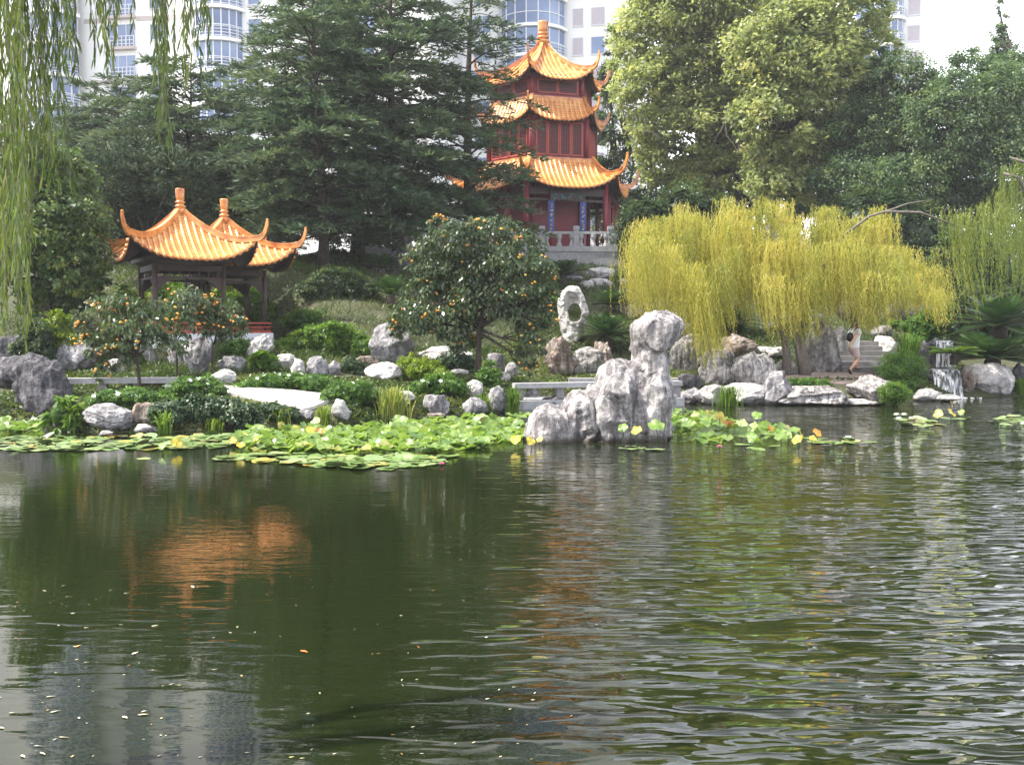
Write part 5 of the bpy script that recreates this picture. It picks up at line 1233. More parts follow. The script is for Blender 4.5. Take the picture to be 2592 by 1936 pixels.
shrub('ivy_mound', 'ivy overhanging the brownish wedge boulder', 420, 1070, 90, 60, 4000, (.06, .8), 'ivy', 3, 'ivy', dpr=.5, droop=.6)
shrub('big_leaf_plant', 'bright big leaved plant leaning over the water by the dark boulder', 168, 1092, 120, 96, 700, (.2, .42), 'fern', 4, 'plant', dpr=.6, droop=.7)
shrub('bright_shrub', 'bright lime green shrub below the round broadleaf tree', 145, 868, 120, 84, 6000, (.09, .4), 'bright', 5, Y=26.5)
shrub('dark_shrub', 'dark green shrub between the lime shrub and the far left boulder', 80, 880, 130, 90, 6000, (.09, .45), 'dark_leaf', 5, Y=26)
shrub('bright_shrub', 'lime shrub seen left of the pavilion columns', 320, 830, 150, 130, 8000, (.09, .35), 'bright', 6, Y=30.5)
shrub('fern_bank', 'bright fern bank seen between the left pavilion columns', 455, 805, 150, 110, 8000, (.12, .25), 'fern', 6, 'ferns', Y=33)
shrub('fern_bank', 'bright fern bank seen between the right pavilion columns', 615, 830, 190, 110, 9000, (.12, .25), 'fern', 7, 'ferns', Y=32.5)
shrub('fern_bank', 'lush green fern bank right of the pavilion railing', 820, 912, 270, 100, 15000, (.12, .25), 'fern', 10, 'ferns', Y=27.5, droop=.2)
shrub('bright_shrub', 'bright green bush filling the view between the front pavilion columns', 470, 800, 170, 95, 9000, (.1, .4), 'fern', 5, Y=32)
shrub('bright_shrub', 'bright green bush seen under the right pavilion roof', 600, 790, 150, 60, 8000, (.1, .4), 'bright', 5, Y=33.5)
shrub('round_bush', 'rounded light green bush on the slope right of the pavilion', 850, 800, 215, 125, 16000, (.07, .5), 'dark_leaf', 8, Y=32)
shrub('dark_shrub', 'dark leafy shrub under the light green bush on the slope', 790, 838, 190, 60, 7000, (.09, .45), 'hedge', 6, Y=31)
shrub('clipped_mound', 'clipped round shrub in front of the white pavilion base', 582, 912, 80, 50, 4500, (.045, .5), 'hedge', 1)
shrub('big_leaf_plant', 'taro plant with broad dark leaves above the flowering hedge', 672, 948, 80, 50, 160, (.3, .7), 'fern', 3, 'plant', dpr=.5, droop=.5)
shrub('small_shrub', 'grey green small shrub by the large persimmon trunk', 1150, 945, 130, 70, 3500, (.055, .5), 'ivy', 4)
shrub('dark_shrub', 'dark shrub hugging the right side of the large persimmon trunk', 1238, 985, 70, 60, 3000, (.07, .5), 'hedge', 3)
shrub('small_shrub', 'reddish green low shrub at the right end of the flowering hedge', 890, 948, 80, 42, 3000, (.06, .4), 'dark_leaf', 3)
shrub('clipped_mound', 'large round clipped bush between the steps and the waterfall', 2298, 998, 122, 100, 11000, (.05, .5), 'hedge', 1, dpr=.9)
shrub('creeper', 'bright green creeper covering the right half of the waterline boulder', 2266, 1028, 108, 62, 6500, (.04, .5), 'fern', 2, 'creeper', dpr=.5)
shrub('low_hedge', 'low green edging hedge along the brown paving', 2040, 985, 160, 26, 5500, (.05, .5), 'hedge', 7, 'hedge', dpr=.3)
shrub('dark_shrub', 'dark low shrub on the bank above the waterfall', 2345, 850, 140, 46, 5000, (.07, .5), 'hedge', 5)
shrub('bright_shrub', 'green shrub patch under the golden willow edge', 2270, 838, 70, 34, 2500, (.06, .5), 'fern', 3)
for lab, px, py, wp, hp, Y_ in (('dark shrubbery high behind the golden willow top', 1750, 600, 420, 170, 44), ('dark shrubbery behind the bare willow branch', 2250, 620, 420, 190, 45), ('dark shrubbery behind the golden willow trunk', 1950, 720, 420, 120, 40), ('dark shrubbery behind the green hanging branches at right', 2500, 720, 380, 170, 41), ('dark shrubs in shade below the cedars, left of the terrace', 620, 690, 260, 90, 42)):
    shrub('dark_shrubbery', lab, px, py, wp, hp, 16000, (.13, .5), 'dark_leaf', 8, Y=Y_)
for lab, px, py, wp, hp, Y_, mt_ in (('dark bushes on the slope right behind the right pavilion columns', 700, 765, 190, 100, 36, 'hedge'), ('leafy shrubs on the slope behind the left pavilion columns', 480, 740, 220, 80, 36.5, 'dark_leaf'), ('shrubs at the top of the slope left of the stone terrace', 850, 690, 190, 60, 41, 'dark_leaf'),
  ('dark bushes on the bank behind the large dark cycad', 2500, 800, 260, 110, 35, 'dark_leaf'), ('low bushes on the bank between the golden willow and the dark cycad', 2380, 800, 150, 60, 35, 'hedge'), ('green shrubs on the slope behind the golden willow curtain', 1780, 800, 260, 90, 34, 'dark_leaf')):
    shrub('dark_shrubbery', lab, px, py, wp, hp, 9000, (.1, .5), mt_, 7, Y=Y_)
CG = 'cycads planted on the banks'
fronds('cycad', 'large spreading cycad between the pierced stone and the tall pond rock', 1537, 892, 92, 40, elev=(-.1, 1.25), trunk=.55, group=CG)
fronds('cycad', 'smaller cycad on the slope above the large one', 1548, 800, 70, 30, group=CG, trunk=.4)
fronds('cycad', 'yellowing cycad behind the pierced stone', 1420, 800, 62, 24, 'fern', group=CG, trunk=.4)
fronds('cycad', 'cycad on the slope under the terrace, right of the large persimmon', 1425, 728, 70, 26, group=CG, trunk=.5)
fronds('cycad', 'pale upright cycad on the slope left of the large persimmon', 992, 780, 75, 30, group=CG, elev=(.3, 1.3), trunk=.4)
fronds('cycad', 'dim cycad in front of the dark rock pair under the cedars', 968, 700, 60, 24, group=CG, trunk=.3)
fronds('cycad', 'cycad under the golden willow left of its trunk', 1850, 850, 78, 30, group=CG, trunk=.4)
fronds('cycad', 'large dark cycad above the right shore boulder', 2530, 850, 125, 44, group=CG, elev=(-.2, 1.2), trunk=.35, Y=32)
fronds('tree_fern', 'tree fern with broad flat fronds over the white shore boulder at right', 2512, 925, 130, 34, 'cycad', (-.1, .8), leafl=.24, trunk=.25, Y=30.6, cat='fern', pairs=36, lw=.016)
fronds('tree_fern', 'pale green fern fan reaching left beside the waterfall', 2415, 915, 66, 12, 'fern', (.0, .5), leafl=.3, trunk=.25, Y=29.0, cat='fern', pairs=26, lw=.05)
grass('grass_tuft', 'upright green grass tuft beside the large clipped bush', 2308, 915, 86, 74, 260, 'hedge')
grass('grass_tuft', 'tall green reed tuft in the water before the pale low rock', 1844, 1027, 76, 56, 150, tone=(.2, .7))
grass('grass_tuft', 'yellowed tall grass tuft on the shore above the lilies', 995, 1062, 100, 84, 220, tone=(.5, 1), bw=.014)
grass('grass_tuft', 'thin arching reed tuft in front of the ivy mound', 415, 1096, 64, 66, 60, spread=.9, tone=(.2, .7))
grass('grass_tuft', 'short green iris tuft at the foot of the ivy mound', 545, 1090, 60, 36, 90, tone=(.3, .8))
grass('grass_tuft', 'bright iris tuft left of the yellow lotus leaves', 715, 1078, 62, 48, 110, tone=(.4, .9))
grass('grass_tuft', 'bright iris tuft beside the pale split rock', 822, 1076, 56, 56, 110, tone=(.4, .9))
grass('grass_tuft', 'dark green grass tuft between two grey shore rocks', 1220, 1046, 56, 50, 120, tone=(.1, .6))
grass('grass_tuft', 'dark green grass tuft left of the stone bridge pier', 1303, 1046, 46, 72, 130, tone=(0, .5))
grass('grass_tuft', 'grass clump beside the pale dome rock on the slope', 1570, 718, 44, 36, 120, tone=(.1, .6))
grass('grass_tuft', 'green grass under the stone bridge rail', 1395, 986, 60, 26, 90, tone=(.2, .7))
grass('grass_tuft', 'green iris tuft at the right frame edge by the shore', 2585, 1000, 40, 46, 90, tone=(.2, .7))

# ---- low plant cover and slope grass, one mass each
def scatter(name, n, x0, x1, t0, t1, size, wfac, mtl, upr, seed, xpow=1):
    rg = np.random.default_rng(seed); x = rg.uniform(x0, x1, n); t_ = t0 + (t1 - t0) * rg.random(n) ** xpow; y = np.interp(x, _sx, _sy) + t_
    den = fbm(np.stack([x * .7, y * .7, x * 0], 1), seed, 3); pav = np.abs(y - 29.9) < 1.3; pav &= np.abs(x - 10.3) < 2.0
    qx = CX + F * x / y; qy = HOR + (CAMZ - ground(x, y)) * F / y; pav |= (qx > 565) & (qx < 855) & (qy > 982 + np.clip(qx - 640, 0, 999) * .105) & (qy < 1004 + (qx - 570) * .23)
    ok = (den > -.35 + .5 * rg.random(n) - .25) & ~pav; x, y = x[ok], y[ok]; n = len(x)
    z = ground(x, y); P = np.stack([x, y, z + rg.uniform(0, .09, n) * size * 6], 1)
    D = unit(rg.normal(size=(n, 3)) * [1, 1, .4] + [0, 0, upr]); N = unit(rg.normal(size=(n, 3)) * .6 + [0, 0, 1 - upr]); L = size * rg.uniform(.6, 1.4, n)
    tag(quads(name, leafV(P, D, N, L, L * wfac, .5, .05), M[mtl], None, np.clip(.5 + .5 * fbm(P * .9, seed + 2, 2) + rg.normal(size=n) * .18, 0, 1)), kind='stuff')
scatter('ground_cover', 110000, -13, .2, .1, 8, .09, .55, 'cover', .25, 3)
scatter('ground_cover', 70000, .2, 16, .2, 9, .09, .5, 'cover', .25, 4)
scatter('grass', 130000, -16, 18, 5.5, 27, .2, .12, 'cover', 1.2, 5)

# ------------------------------------------------------------------ lilies and lotus
m, t, b = mat('lily pad'); M['pad'] = m
oi = nd(t, 'ShaderNodeObjectInfo'); at_n = nd(t, 'ShaderNodeAttribute', attribute_name='rnd')
ad = nd(t, 'ShaderNodeMath', operation='ADD'); t.links.new(oi.outputs['Random'], ad.inputs[0]); t.links.new(at_n.outputs['Fac'], ad.inputs[1]); fr = nd(t, 'ShaderNodeMath', operation='FRACT'); t.links.new(ad.outputs[0], fr.inputs[0])
pc = ramp(t, fr.outputs[0], [(0, (.07, .13, .03)), (.3, (.13, .22, .06)), (.6, (.2, .27, .11)), (.86, (.27, .31, .15)), (.93, (.5, .4, .05)), (1, (.36, .17, .06))])
pc = mixc(t, .35, pc, ramp(t, noise(t, coords(t), 9, 4), [(.35, (.08, .15, .03)), (.7, (.25, .3, .12))]))
t.links.new(pc, b.inputs['Base Color']); b.inputs['Roughness'].default_value = .3; b.inputs['Specular IOR Level'].default_value = .5
for nm, c0, c1 in (('lotus_green', (.1, .2, .04), (.26, .38, .09)), ('lotus_yellow', (.4, .34, .035), (.66, .54, .1)), ('lotus_orange', (.35, .1, .02), (.65, .32, .03)), ('lotus_pale', (.28, .36, .14), (.42, .5, .22)), ('mat_leaf', (.08, .16, .03), (.24, .34, .08))):
    m, t, b = mat(nm); M[nm] = m; c_ = ramp(t, noise(t, coords(t), 3 if nm == 'mat_leaf' else 7, 5), [(.35, c0), (.65, c1)]); oi = nd(t, 'ShaderNodeObjectInfo'); c_ = mixc(t, ramp(t, oi.outputs['Random'], [(.72, (0, 0, 0)), (.95, (.8,) * 3)]), c_, (.36, .34, .1)); c_ = mixc(t, ramp(t, noise(t, coords(t), 5, 4), [(.64, (0, 0, 0)), (.74, (.7,) * 3)]), c_, (.22, .13, .05)); t.links.new(c_, b.inputs['Base Color']); b.inputs['Roughness'].default_value = .35
    tr = nd(t, 'ShaderNodeBsdfTranslucent'); mx = nd(t, 'ShaderNodeMixShader'); mx.inputs[0].default_value = .35; t.links.new(mixc(t, 1, c_, (1.5, 1.5, 1), 'MULTIPLY'), tr.inputs[0]); t.links.new(b.outputs[0], mx.inputs[1]); t.links.new(tr.outputs[0], mx.inputs[2]); t.links.new(mx.outputs[0], t.nodes['Material Output'].inputs['Surface'])
def padV(r, seed, cup=0.0, wav=.0, notch=.22, n=16):
    """rim and inner ring of a round notched leaf, centre first"""
    rg = np.random.default_rng(seed); a0 = rg.uniform(0, 6); V = [(0, 0, 0)]
    for ring in (.55, 1.0):
        for i in range(n):
            a = a0 + notch + (2 * pi - 2 * notch) * i / (n - 1); rr = r * ring * (1 + .05 * sin(3 * a + seed)); V.append((rr * cos(a), rr * sin(a), cup * r * ring ** 2 + wav * r * ring ** 2 * sin(4 * a + seed * 1.7) + rg.normal() * wav * .25 * r))
    Fc = [(0, 1 + i, 2 + i) for i in range(n - 1)] + [(1 + i, 1 + n + i, 2 + n + i, 2 + i) for i in range(n - 1)]
    return V, Fc
PM = []
for i in range(10):
    mb = MB(); V, Fc = padV(1.0, i, .03 if i < 6 else .16, .03 if i < 6 else .12); mb.add(V, Fc)
    me = bpy.data.meshes.new('lily_pad'); me.from_pydata(mb.v, [], mb.f); me.polygons.foreach_set('use_smooth', [True] * len(mb.f)); me.materials.append(M['pad'] if i < 6 else M['mat_leaf']); PM.append(me)
def inpoly(px, py, poly):
    c_ = False; n = len(poly)
    for i in range(n):
        (x1, y1), (x2, y2) = poly[i], poly[i - 1]
        if (y1 > py) != (y2 > py) and px < (x2 - x1) * (py - y1) / (y2 - y1) + x1: c_ = not c_
    return c_
def samp(poly, n, minpx):
    xs_ = [p[0] for p in poly]; ys_ = [p[1] for p in poly]; out = []; tries = 0
    while len(out) < n and tries < n * 60:
        tries += 1; x, y = rng.uniform(min(xs_), max(xs_)), rng.uniform(min(ys_), max(ys_))
        if inpoly(x, y, poly): out.append((x, y))
    return out
AREAS = [
 ([(0, 1106), (480, 1104), (600, 1096), (640, 1130), (440, 1138), (0, 1142)], 270, 'flat', 'pale lily pad floating flat in the thin strip along the left bank', 'lily pads in the left strip'),
 ([(490, 1160), (700, 1148), (900, 1150), (1150, 1140), (1140, 1160), (1090, 1180), (960, 1192), (700, 1172)], 220, 'flat', 'pale lily pad floating flat at the front edge of the lily mat', 'lily pads along the front of the mat'),
 ([(600, 1098), (850, 1088), (1150, 1068), (1335, 1056), (1335, 1112), (1240, 1132), (1140, 1150), (880, 1155), (600, 1140)], 640, 'mat', 'glossy green lily leaf in the crowded middle of the mat', 'lily leaves crowding the mat'),
 ([(1700, 1040), (1790, 1050), (1870, 1080), (1990, 1095), (2060, 1112), (1990, 1124), (1800, 1126), (1705, 1115)], 110, 'mat', 'green lily leaf in the patch right of the tall pond rock', 'lily leaves right of the pond rock'),
 ([(0, 1066), (95, 1072), (110, 1092), (0, 1098)], 36, 'mat', 'lily leaf in the small patch under the dark boulders at far left', 'lily leaves in the left cove'),
 ([(2040, 1108), (2110, 1116), (2230, 1118), (2200, 1124), (2060, 1122)], 18, 'flat', 'yellowish lily pad in the thin tail right of the yellow lotus', 'lily pads in the right tail'),
 ([(2235, 1054), (2300, 1052), (2385, 1076), (2300, 1080)], 16, 'flat', 'small lily pad around the white lily flowers', 'lily pads around the white flowers'),
 ([(2500, 1062), (2592, 1050), (2600, 1080), (2530, 1080)], 18, 'flat', 'small lily pad floating at the right frame edge', 'lily pads at the right edge'),
 ([(2385, 1056), (2450, 1056), (2460, 1062), (2390, 1064)], 4, 'flat', 'small lily pad below the lone lotus leaves at right', 'lily pads below the lone lotus')]
PADS = []
for poly, n, kd, lab, grp in AREAS:
    for (x, y) in samp(poly, n, 0): PADS.append((x, y, kd, lab, grp))
for x, y in ((1590, 1138), (1620, 1134), (1660, 1140), (1880, 1128), (1903, 1136), (1920, 1138), (1960, 1132), (1600, 1132)): PADS.append((x, y, 'flat', 'small lily pad in open water beside the lotus stalks', 'lily pads by the lotus stalks'))
PADS.append((365, 1162, 'flat', 'single pale lily pad adrift in front of the left strip', 'lone pads'))
order = np.argsort([-onz(p[0], p[1])[1] * -1 + rng.uniform(0, 2.0) for p in PADS])   # nearest first
restV, restR = [], []
n_one = 0
for rank, k in enumerate(order):
    x, y, kd, lab, grp = PADS[k]; p = onz(x, y); i = int(rng.integers(0, 6)) if kd == 'flat' else int(rng.integers(6, 10))
    r = rng.uniform(.1, .18) if kd == 'flat' else rng.uniform(.11, .18); z = .006 + rng.uniform(0, .02) if kd == 'flat' else rng.uniform(.01, .13)
    tl_ = .05 if kd == 'flat' else .3; rot = (rng.normal() * tl_, rng.normal() * tl_, rng.uniform(0, 6))
    if kd == 'flat' and rng.random() < .1: rot = (rng.uniform(.2, .5), rng.normal() * .2, rot[2])
    if rank < 296:
        o = link('lily_pad', PM[i]); o.location = (p[0], p[1], z); o.scale = (r, r, r); o.rotation_euler = rot; tag(o, lab, 'lily pad', grp)
    else:
        mt = Matrix.LocRotScale(Vector((p[0], p[1], z)), __import__('mathutils').Euler(rot), Vector((r, r, r))); restV.append((mt, i))
for half, mm, nm in ((range(0, 6), 'pad', 'lily_pads'), (range(6, 10), 'mat_leaf', 'lily_leaves')):
    mb = MB()
    for mt, i in restV:
        if i in half: mb.add([mt @ v.co for v in PM[i].vertices], [tuple(p.vertices) for p in PM[i].polygons])
    if mb.v:
        o = mb.build(nm, M[mm], None, True); a = o.data.attributes.new('rnd', 'FLOAT', 'FACE'); a.data.foreach_set('value', np.repeat(rng.random(len(mb.f) // 30 + 1), 30)[:len(mb.f)].astype(np.float32)); tag(o, kind='stuff')
LT = [(713, 1078, 13, 'yellow', 'bright yellow lotus leaf standing before the iris tuft'), (750, 1087, 14, 'yellow', 'crumpled yellow lotus leaf with a brown tip in the mat'), (788, 1089, 15, 'yellow', 'yellow green lotus leaf left of the orange one'), (809, 1094, 14, 'orange', 'orange brown withered lotus leaf in the left mat'),
 (846, 1096, 17, 'green', 'light green round lotus leaf right of the orange brown one'), (880, 1091, 16, 'green', 'green lotus leaf, rightmost of the raised row in the left mat'), (823, 1112, 10, 'pale', 'small pale lotus leaf below the orange brown one'), (611, 1104, 15, 'yellow', 'folded yellow lotus leaf at the left of the mat'), (590, 1114, 11, 'yellow', 'small yellow lotus leaf lying left of the folded one'),
 (609, 1128, 12, 'yellow', 'pale yellow lotus leaf nearest the open water at left'), (646, 1116, 13, 'yellow', 'cupped yellow lotus leaf right of the folded one'), (799, 1066, 14, 'pale', 'pale green lotus leaf standing against the shore stone'), (447, 1120, 15, 'yellow', 'wide yellow V shaped lotus leaf over the open water'), (410, 1128, 12, 'green', 'drooping green lotus leaf left of the wide V shaped one'),
 (1305, 1113, 14, 'yellow', 'yellow lotus leaf just left of the tall pond rock'), (1343, 1116, 13, 'yellow', 'yellow green lotus leaf at the left foot of the tall pond rock'), (1366, 1111, 10, 'yellow', 'small yellow lotus leaf against the foot of the tall pond rock'),
 (1577, 1083, 14, 'green', 'torn green lotus leaf in front of the tall pond rock'), (1611, 1089, 15, 'yellow', 'torn yellow lotus leaf in front of the tall pond rock'), (1661, 1077, 23, 'green', 'large tilted green lotus leaf in front of the tall pond rock'),
 (1821, 1056, 17, 'yellow', 'large clear yellow lotus leaf right of the tall pond rock'), (1843, 1074, 15, 'orange', 'drooping orange yellow lotus leaf under the clear yellow one'), (1791, 1050, 13, 'orange', 'red brown withered lotus leaf right of the tall pond rock'), (1759, 1050, 12, 'green', 'green lotus leaf left of the red brown withered one'), (1878, 1072, 16, 'pale', 'pale green lotus leaf, left of two big pale ones'),
 (1905, 1082, 17, 'pale', 'pale green lotus leaf, right of two big pale ones'), (1916, 1050, 14, 'green', 'folded upright green lotus leaf, highest of the right patch'), (1932, 1082, 12, 'green', 'edge on green lotus leaf below the upright folded one'), (1902, 1107, 15, 'green', 'round green lotus leaf hanging toward the water'), (1951, 1087, 12, 'orange', 'orange lotus leaf in the middle of the right patch'), (1976, 1094, 14, 'green', 'olive lotus leaf beside the orange ones'),
 (1996, 1084, 12, 'orange', 'orange rimmed lotus leaf above the olive one'), (1994, 1102, 12, 'pale', 'pale lotus leaf low beside the olive one'), (2026, 1097, 16, 'yellow', 'upper bright yellow lotus leaf near the right tip of the patch'), (2018, 1113, 15, 'yellow', 'lower bright yellow lotus leaf touching the water near the right tip'), (2057, 1108, 10, 'yellow', 'small pale yellow lotus leaf at the right tip of the patch'), (2069, 1095, 14, 'orange', 'orange yellow lotus leaf, last of the right patch'),
 (2375, 1047, 13, 'green', 'lone green lotus leaf far right, left of three'), (2407, 1045, 14, 'yellow', 'lone yellow green lotus leaf far right, middle of three'), (2433, 1043, 9, 'green', 'lone small lotus leaf far right, right of three'), (2409, 1023, 9, 'orange', 'withered orange lotus leaf above the lone three at far right')]
for j, (px, py, rp, cl_, lab) in enumerate(LT):
    low = rp + (30 if lab.startswith(('torn', 'large tilted', 'large clear', 'folded up')) else 8); Yl = onz(px, py + low)[1]; p = at(px, py, Yl); r = rp / F * Yl * .95; p0 = np.array([p[0], p[1], 0.])
    e = empty('lotus_leaf', p0, lab, 'lotus leaf', 0, 'raised lotus leaves'); mb = MB(); V, Fc = padV(r, j + 30, rng.uniform(-.15, .3), .17, .05, 22); tilt = Matrix.Rotation(rng.uniform(.5, 1.0), 3, 'X') @ Matrix.Rotation(rng.normal() * .45, 3, 'Y')
    mb.add([tilt @ Vector(v) + Vector((0, 0, p[2])) for v in V], Fc); mb.build('leaf', M['lotus_' + cl_], e, True)
    mb = MB(); mb.tube([(rng.normal() * .02, rng.normal() * .02, -.1), (rng.normal() * .01, .01, p[2] * .5), (0, 0, p[2])], .007, 6); mb.build('stalk', M['hedge'], e)
def lilyflower(px, py, r, mtl, lab):
    p = onz(px, py + 3); e = empty('water_lily', p, lab, 'water lily', 0, 'water lily flowers'); mb = MB()
    for ring, (k, el, L) in enumerate(((8, .35, 1.0), (8, .75, .9), (6, 1.1, .75))):
        for i in range(k):
            a = 2 * pi * (i + ring * .5) / k; d = np.array([cos(a) * cos(el), sin(a) * cos(el), sin(el)]); sd = np.array([-sin(a), cos(a), 0]) * r * .22; q = np.array([0, 0, .02])
            mb.add([q, q + d * r * L * .5 + sd, q + d * r * L, q + d * r * L * .5 - sd], [(0, 1, 2, 3)])
    mb.build('petals', M[mtl], e); mb = MB(); mb.tube([(0, 0, -.1), (0, 0, .025)], .008, 6); mb.build('stalk', M['hedge'], e)
for a in ((2269, 1051, .1, 'white_petal', 'white water lily, upper left of four near the far right lotus'), (2288, 1051, .1, 'white_petal', 'white water lily, upper right of four near the far right lotus'), (2275, 1061, .1, 'white_petal', 'white water lily, lowest of four near the far right lotus'), (2307, 1060, .09, 'white_petal', 'white water lily, rightmost of four near the far right lotus'),
          (2147, 1112, .11, 'white_petal', 'white water lily on the thin tail right of the yellow lotus'), (2590, 1074, .1, 'white_petal', 'white water lily at the right frame edge'), (1821, 1132, .07, 'pink_petal', 'pink water lily bud in open water below the clear yellow lotus leaf'), (1118, 1176, .06, 'pink_petal', 'small pink lily bud at the right tip of the lily mat')): lilyflower(*a)
# ---- fallen leaves afloat
m_, t, b = mat('fallen leaf'); M['fallen'] = m_; oi = nd(t, 'ShaderNodeObjectInfo'); t.links.new(ramp(t, oi.outputs['Random'], [(0, (.6, .55, .35)), (.6, (.7, .66, .5)), (.8, (.5, .38, .12)), (1, (.5, .2, .06))]), b.inputs['Base Color']); b.inputs['Roughness'].default_value = .5
FLM = []
for i in range(4):
    V = lanceV(np.array([[-.5, 0, .0]]), np.array([[1., 0, 0]]), np.array([[0, 0, 1.]]), 1.0, .2 + .1 * i, 0)[0]; V[:, 2] += [.0, .02, .05, .0, -.01, .0]
    me = bpy.data.meshes.new('fallen_leaf'); me.from_pydata(V.tolist(), [], [tuple(range(6))]); me.materials.append(M['fallen']); FLM.append(me)
def fallen(px, py, L, lab, grp, i=None):
    p = onz(px, py); o = link('fallen_leaf', FLM[int(rng.integers(0, 4)) if i is None else i]); o.location = (p[0], p[1], .004); o.scale = (L, L, L); o.rotation_euler = (0, 0, rng.normal() * .7 + .3); tag(o, lab, 'fallen leaf', grp); return o
for i in range(46): fallen(abs(rng.normal()) * 260, rng.uniform(1480, 1930), rng.uniform(.015, .065), 'long pale willow leaf floating on the dark water at lower left', 'willow leaves afloat at lower left')
for i in range(110): fallen(rng.uniform(0, 1560), 1420 + 510 * rng.random() ** .8, rng.uniform(.012, .03), 'tiny pale leaf scrap floating on the dark open water', 'leaf scraps afloat')
o = fallen(770, 1649, .075, 'single orange leaf floating alone mid water', None, 3)
for o in (o,):
    me = FLM[3].copy(); mm = plain('orange leaf', (.5, .14, .04), .5); me.materials[0] = mm; o.data = me

# ------------------------------------------------------------------ the walker
pf = gh(2152, 945); pe = empty('person', (pf[0] - .04, 30.2, float(ground(pf[0], 30.2)) + .0), 'person in white shirt, checked shorts and sandals with a black backpack walking up the steps', 'person', R(32))
def skin(name, verts, edges, rad, m, parent, sub=2, root=0):
    me = bpy.data.meshes.new(name); me.from_pydata(verts, edges, []); o = link(name, me, parent)
    sk = o.modifiers.new('skin', 'SKIN'); sk.use_smooth_shade = True
    for i, v in enumerate(me.skin_vertices[0].data): v.radius = (rad[i],) * 2 if not isinstance(rad[i], tuple) else rad[i]; v.use_root = i == root
    s_ = o.modifiers.new('sub', 'SUBSURF'); s_.levels = sub; s_.render_levels = sub
    bake(o); o.data.materials.clear(); o.data.materials.append(m); o.data.polygons.foreach_set('use_smooth', [True] * len(o.data.polygons)); return o
BV = [(0, 0, .92), (.03, 0, 1.1), (.05, 0, 1.32), (.07, 0, 1.44), (.09, 0, 1.5), (.125, 0, 1.57), (.12, 0, 1.66),
      (.0, -.09, .86), (.1, -.1, .47), (-.26, -.1, .17), (-.2, -.1, .06), (-.12, -.1, .03), (0, .09, .86), (.3, .1, .58), (.3, .1, .25), (.34, .1, .2), (.46, .1, .18),
      (.04, -.18, 1.38), (-.2, -.2, 1.14), (-.34, -.16, .95), (-.36, -.16, .89), (.05, .18, 1.38), (.3, .22, 1.2), (.45, .2, 1.38), (.47, .2, 1.43)]
BE = [(0, 1), (1, 2), (2, 3), (3, 4), (4, 5), (5, 6), (0, 7), (7, 8), (8, 9), (9, 10), (10, 11), (0, 12), (12, 13), (13, 14), (14, 15), (15, 16), (2, 17), (17, 18), (18, 19), (19, 20), (2, 21), (21, 22), (22, 23), (23, 24)]
BR = [.13, .12, .14, .06, .055, .09, .075, .095, .06, .04, .035, .03, .095, .06, .04, .035, .03, .055, .042, .032, .035, .055, .042, .032, .035]
for b0, d in ((20, (0, 0, -1)), (24, (.3, 0, 1))):   # five fingers on each hand
    c_ = np.array(BV[b0]); d = unit(np.array(d, float))
    for f in range(5):
        sd = (f - 2) * .016; L = (.05, .075, .08, .074, .058)[f]; k = len(BV); off = np.array([sd * .6, sd, 0]); th = np.array([.03, 0, 0]) if f == 0 else np.array([0, 0, 0])
        BV += [tuple(c_ + off + d * .035 + th * .5), tuple(c_ + off * 1.2 + d * (.035 + L * .55) + th), tuple(c_ + off * 1.2 + d * (.03 + L) + th + [.012, 0, 0])]; BE += [(b0, k), (k, k + 1), (k + 1, k + 2)]; BR += [.011, .009, .008]
body = skin('body', BV, BE, BR, M['skin'], pe)
skin('shirt', [(0, 0, .76), (.01, 0, .94), (.03, 0, 1.12), (.05, 0, 1.32), (.065, 0, 1.42), (.045, -.18, 1.38), (-.03, -.22, 1.25), (.05, .18, 1.38), (.17, .21, 1.29)], [(0, 1), (1, 2), (2, 3), (3, 4), (3, 5), (5, 6), (3, 7), (7, 8)], [.2, .19, .175, .18, .075, .08, .075, .08, .075], M['shirt'], pe)
skin('shorts', [(0, 0, .96), (0, 0, .88), (.01, -.085, .78), (.08, -.1, .52), (.04, .085, .78), (.25, .1, .61)], [(0, 1), (1, 2), (2, 3), (1, 4), (4, 5)], [.13, .14, .115, .1, .115, .1], M['shorts'], pe)
skin('hair', [(.1, 0, 1.6), (.105, 0, 1.67), (.08, 0, 1.6)], [(0, 1), (0, 2)], [.093, .085, .085], M['hair'], pe)
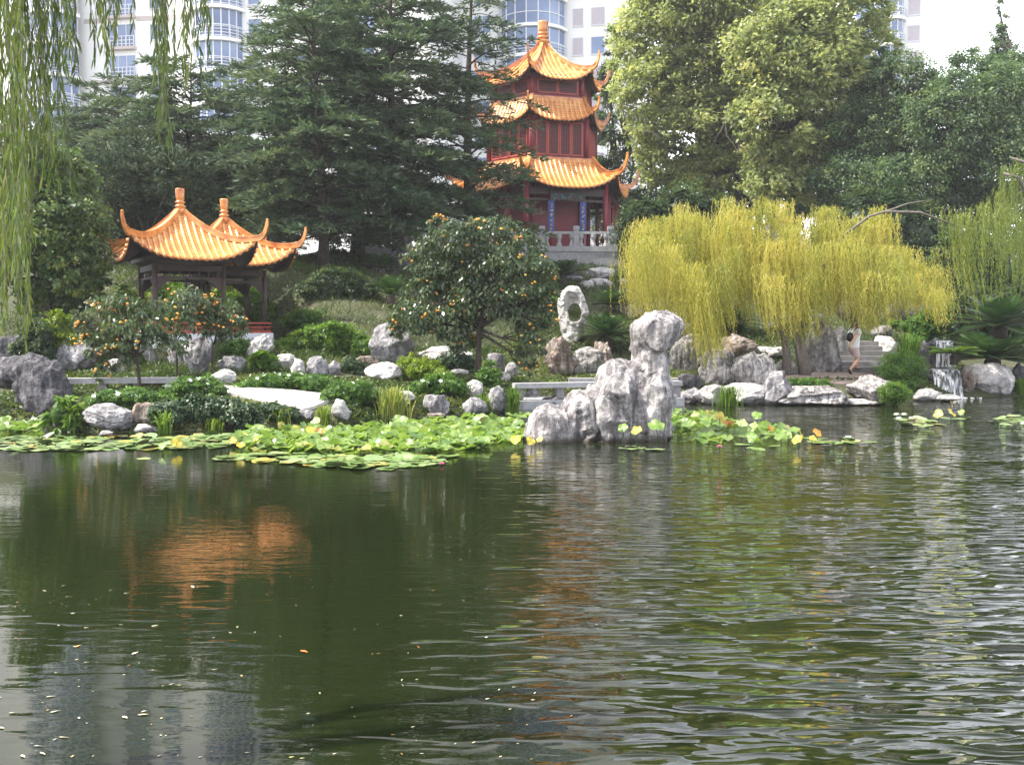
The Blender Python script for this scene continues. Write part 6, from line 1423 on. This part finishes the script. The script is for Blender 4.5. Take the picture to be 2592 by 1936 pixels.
for pts, nm in ((((-.31, -.1, .17), (-.24, -.1, .05), (-.12, -.1, .0)), 'sandal'), (((.26, .1, .17), (.36, .1, .165), (.49, .1, .165)), 'sandal')):
    mb = MB(); mb.sweep(pts, [.075, .09, .085], [.025, .025, .02]); c_ = pts[1]; mb.sweep([(c_[0], c_[1] - .05, c_[2] + .0), (c_[0] + .02, c_[1], c_[2] + .075), (c_[0], c_[1] + .05, c_[2] + .0)], [.03] * 3, [.012] * 3, up=(1, 0, 0)); mb.build(nm, M['black_cloth'], pe)
bp_ = skin('backpack', [(-.19, -.02, 1.02), (-.2, -.02, 1.18), (-.17, -.02, 1.34)], [(0, 1), (1, 2)], [(.1, .08), (.12, .09), (.09, .07)], M['black_cloth'], pe, 2)
for sg in (-1, 1):
    mb = MB(); mb.sweep([(-.12, sg * .11, 1.38), (.03, sg * .12, 1.5), (.17, sg * .12, 1.36), (.17, sg * .12, 1.15), (.0, sg * .15, 1.02)], [.045] * 5, [.012] * 5); mb.build('strap', M['black_cloth'], bp_)
pm = MB(); cm_ = pe.matrix_basis @ Vector((.5, .2, 1.4)); pm.obox((0, 0, -.1), (.16, .012, .2), R(20)); pm.obox((.01, -.012, -.1), (.1, .004, .13), R(20))
o = pm.build('paper_map', M['tan_paper']); o.location = cm_; tag(o, 'tan folded paper held in front by the walker on the steps', 'paper')

# ------------------------------------------------------------------ summer haze in the air
mb = MB(); mb.box(-130, 130, -14, 150, -2.8, 72); hzo = mb.build('haze', M['soil']); hm = bpy.data.materials.new('haze'); hm.use_nodes = True; ht = hm.node_tree
ht.nodes.remove(ht.nodes['Principled BSDF']); pv_ = ht.nodes.new('ShaderNodeVolumePrincipled'); pv_.inputs['Color'].default_value = (.93, .95, 1, 1); pv_.inputs['Density'].default_value = .00055; pv_.inputs['Anisotropy'].default_value = .3
ht.links.new(pv_.outputs[0], ht.nodes['Material Output'].inputs['Volume']); hzo.data.materials.clear(); hzo.data.materials.append(hm); tag(hzo, kind='stuff')
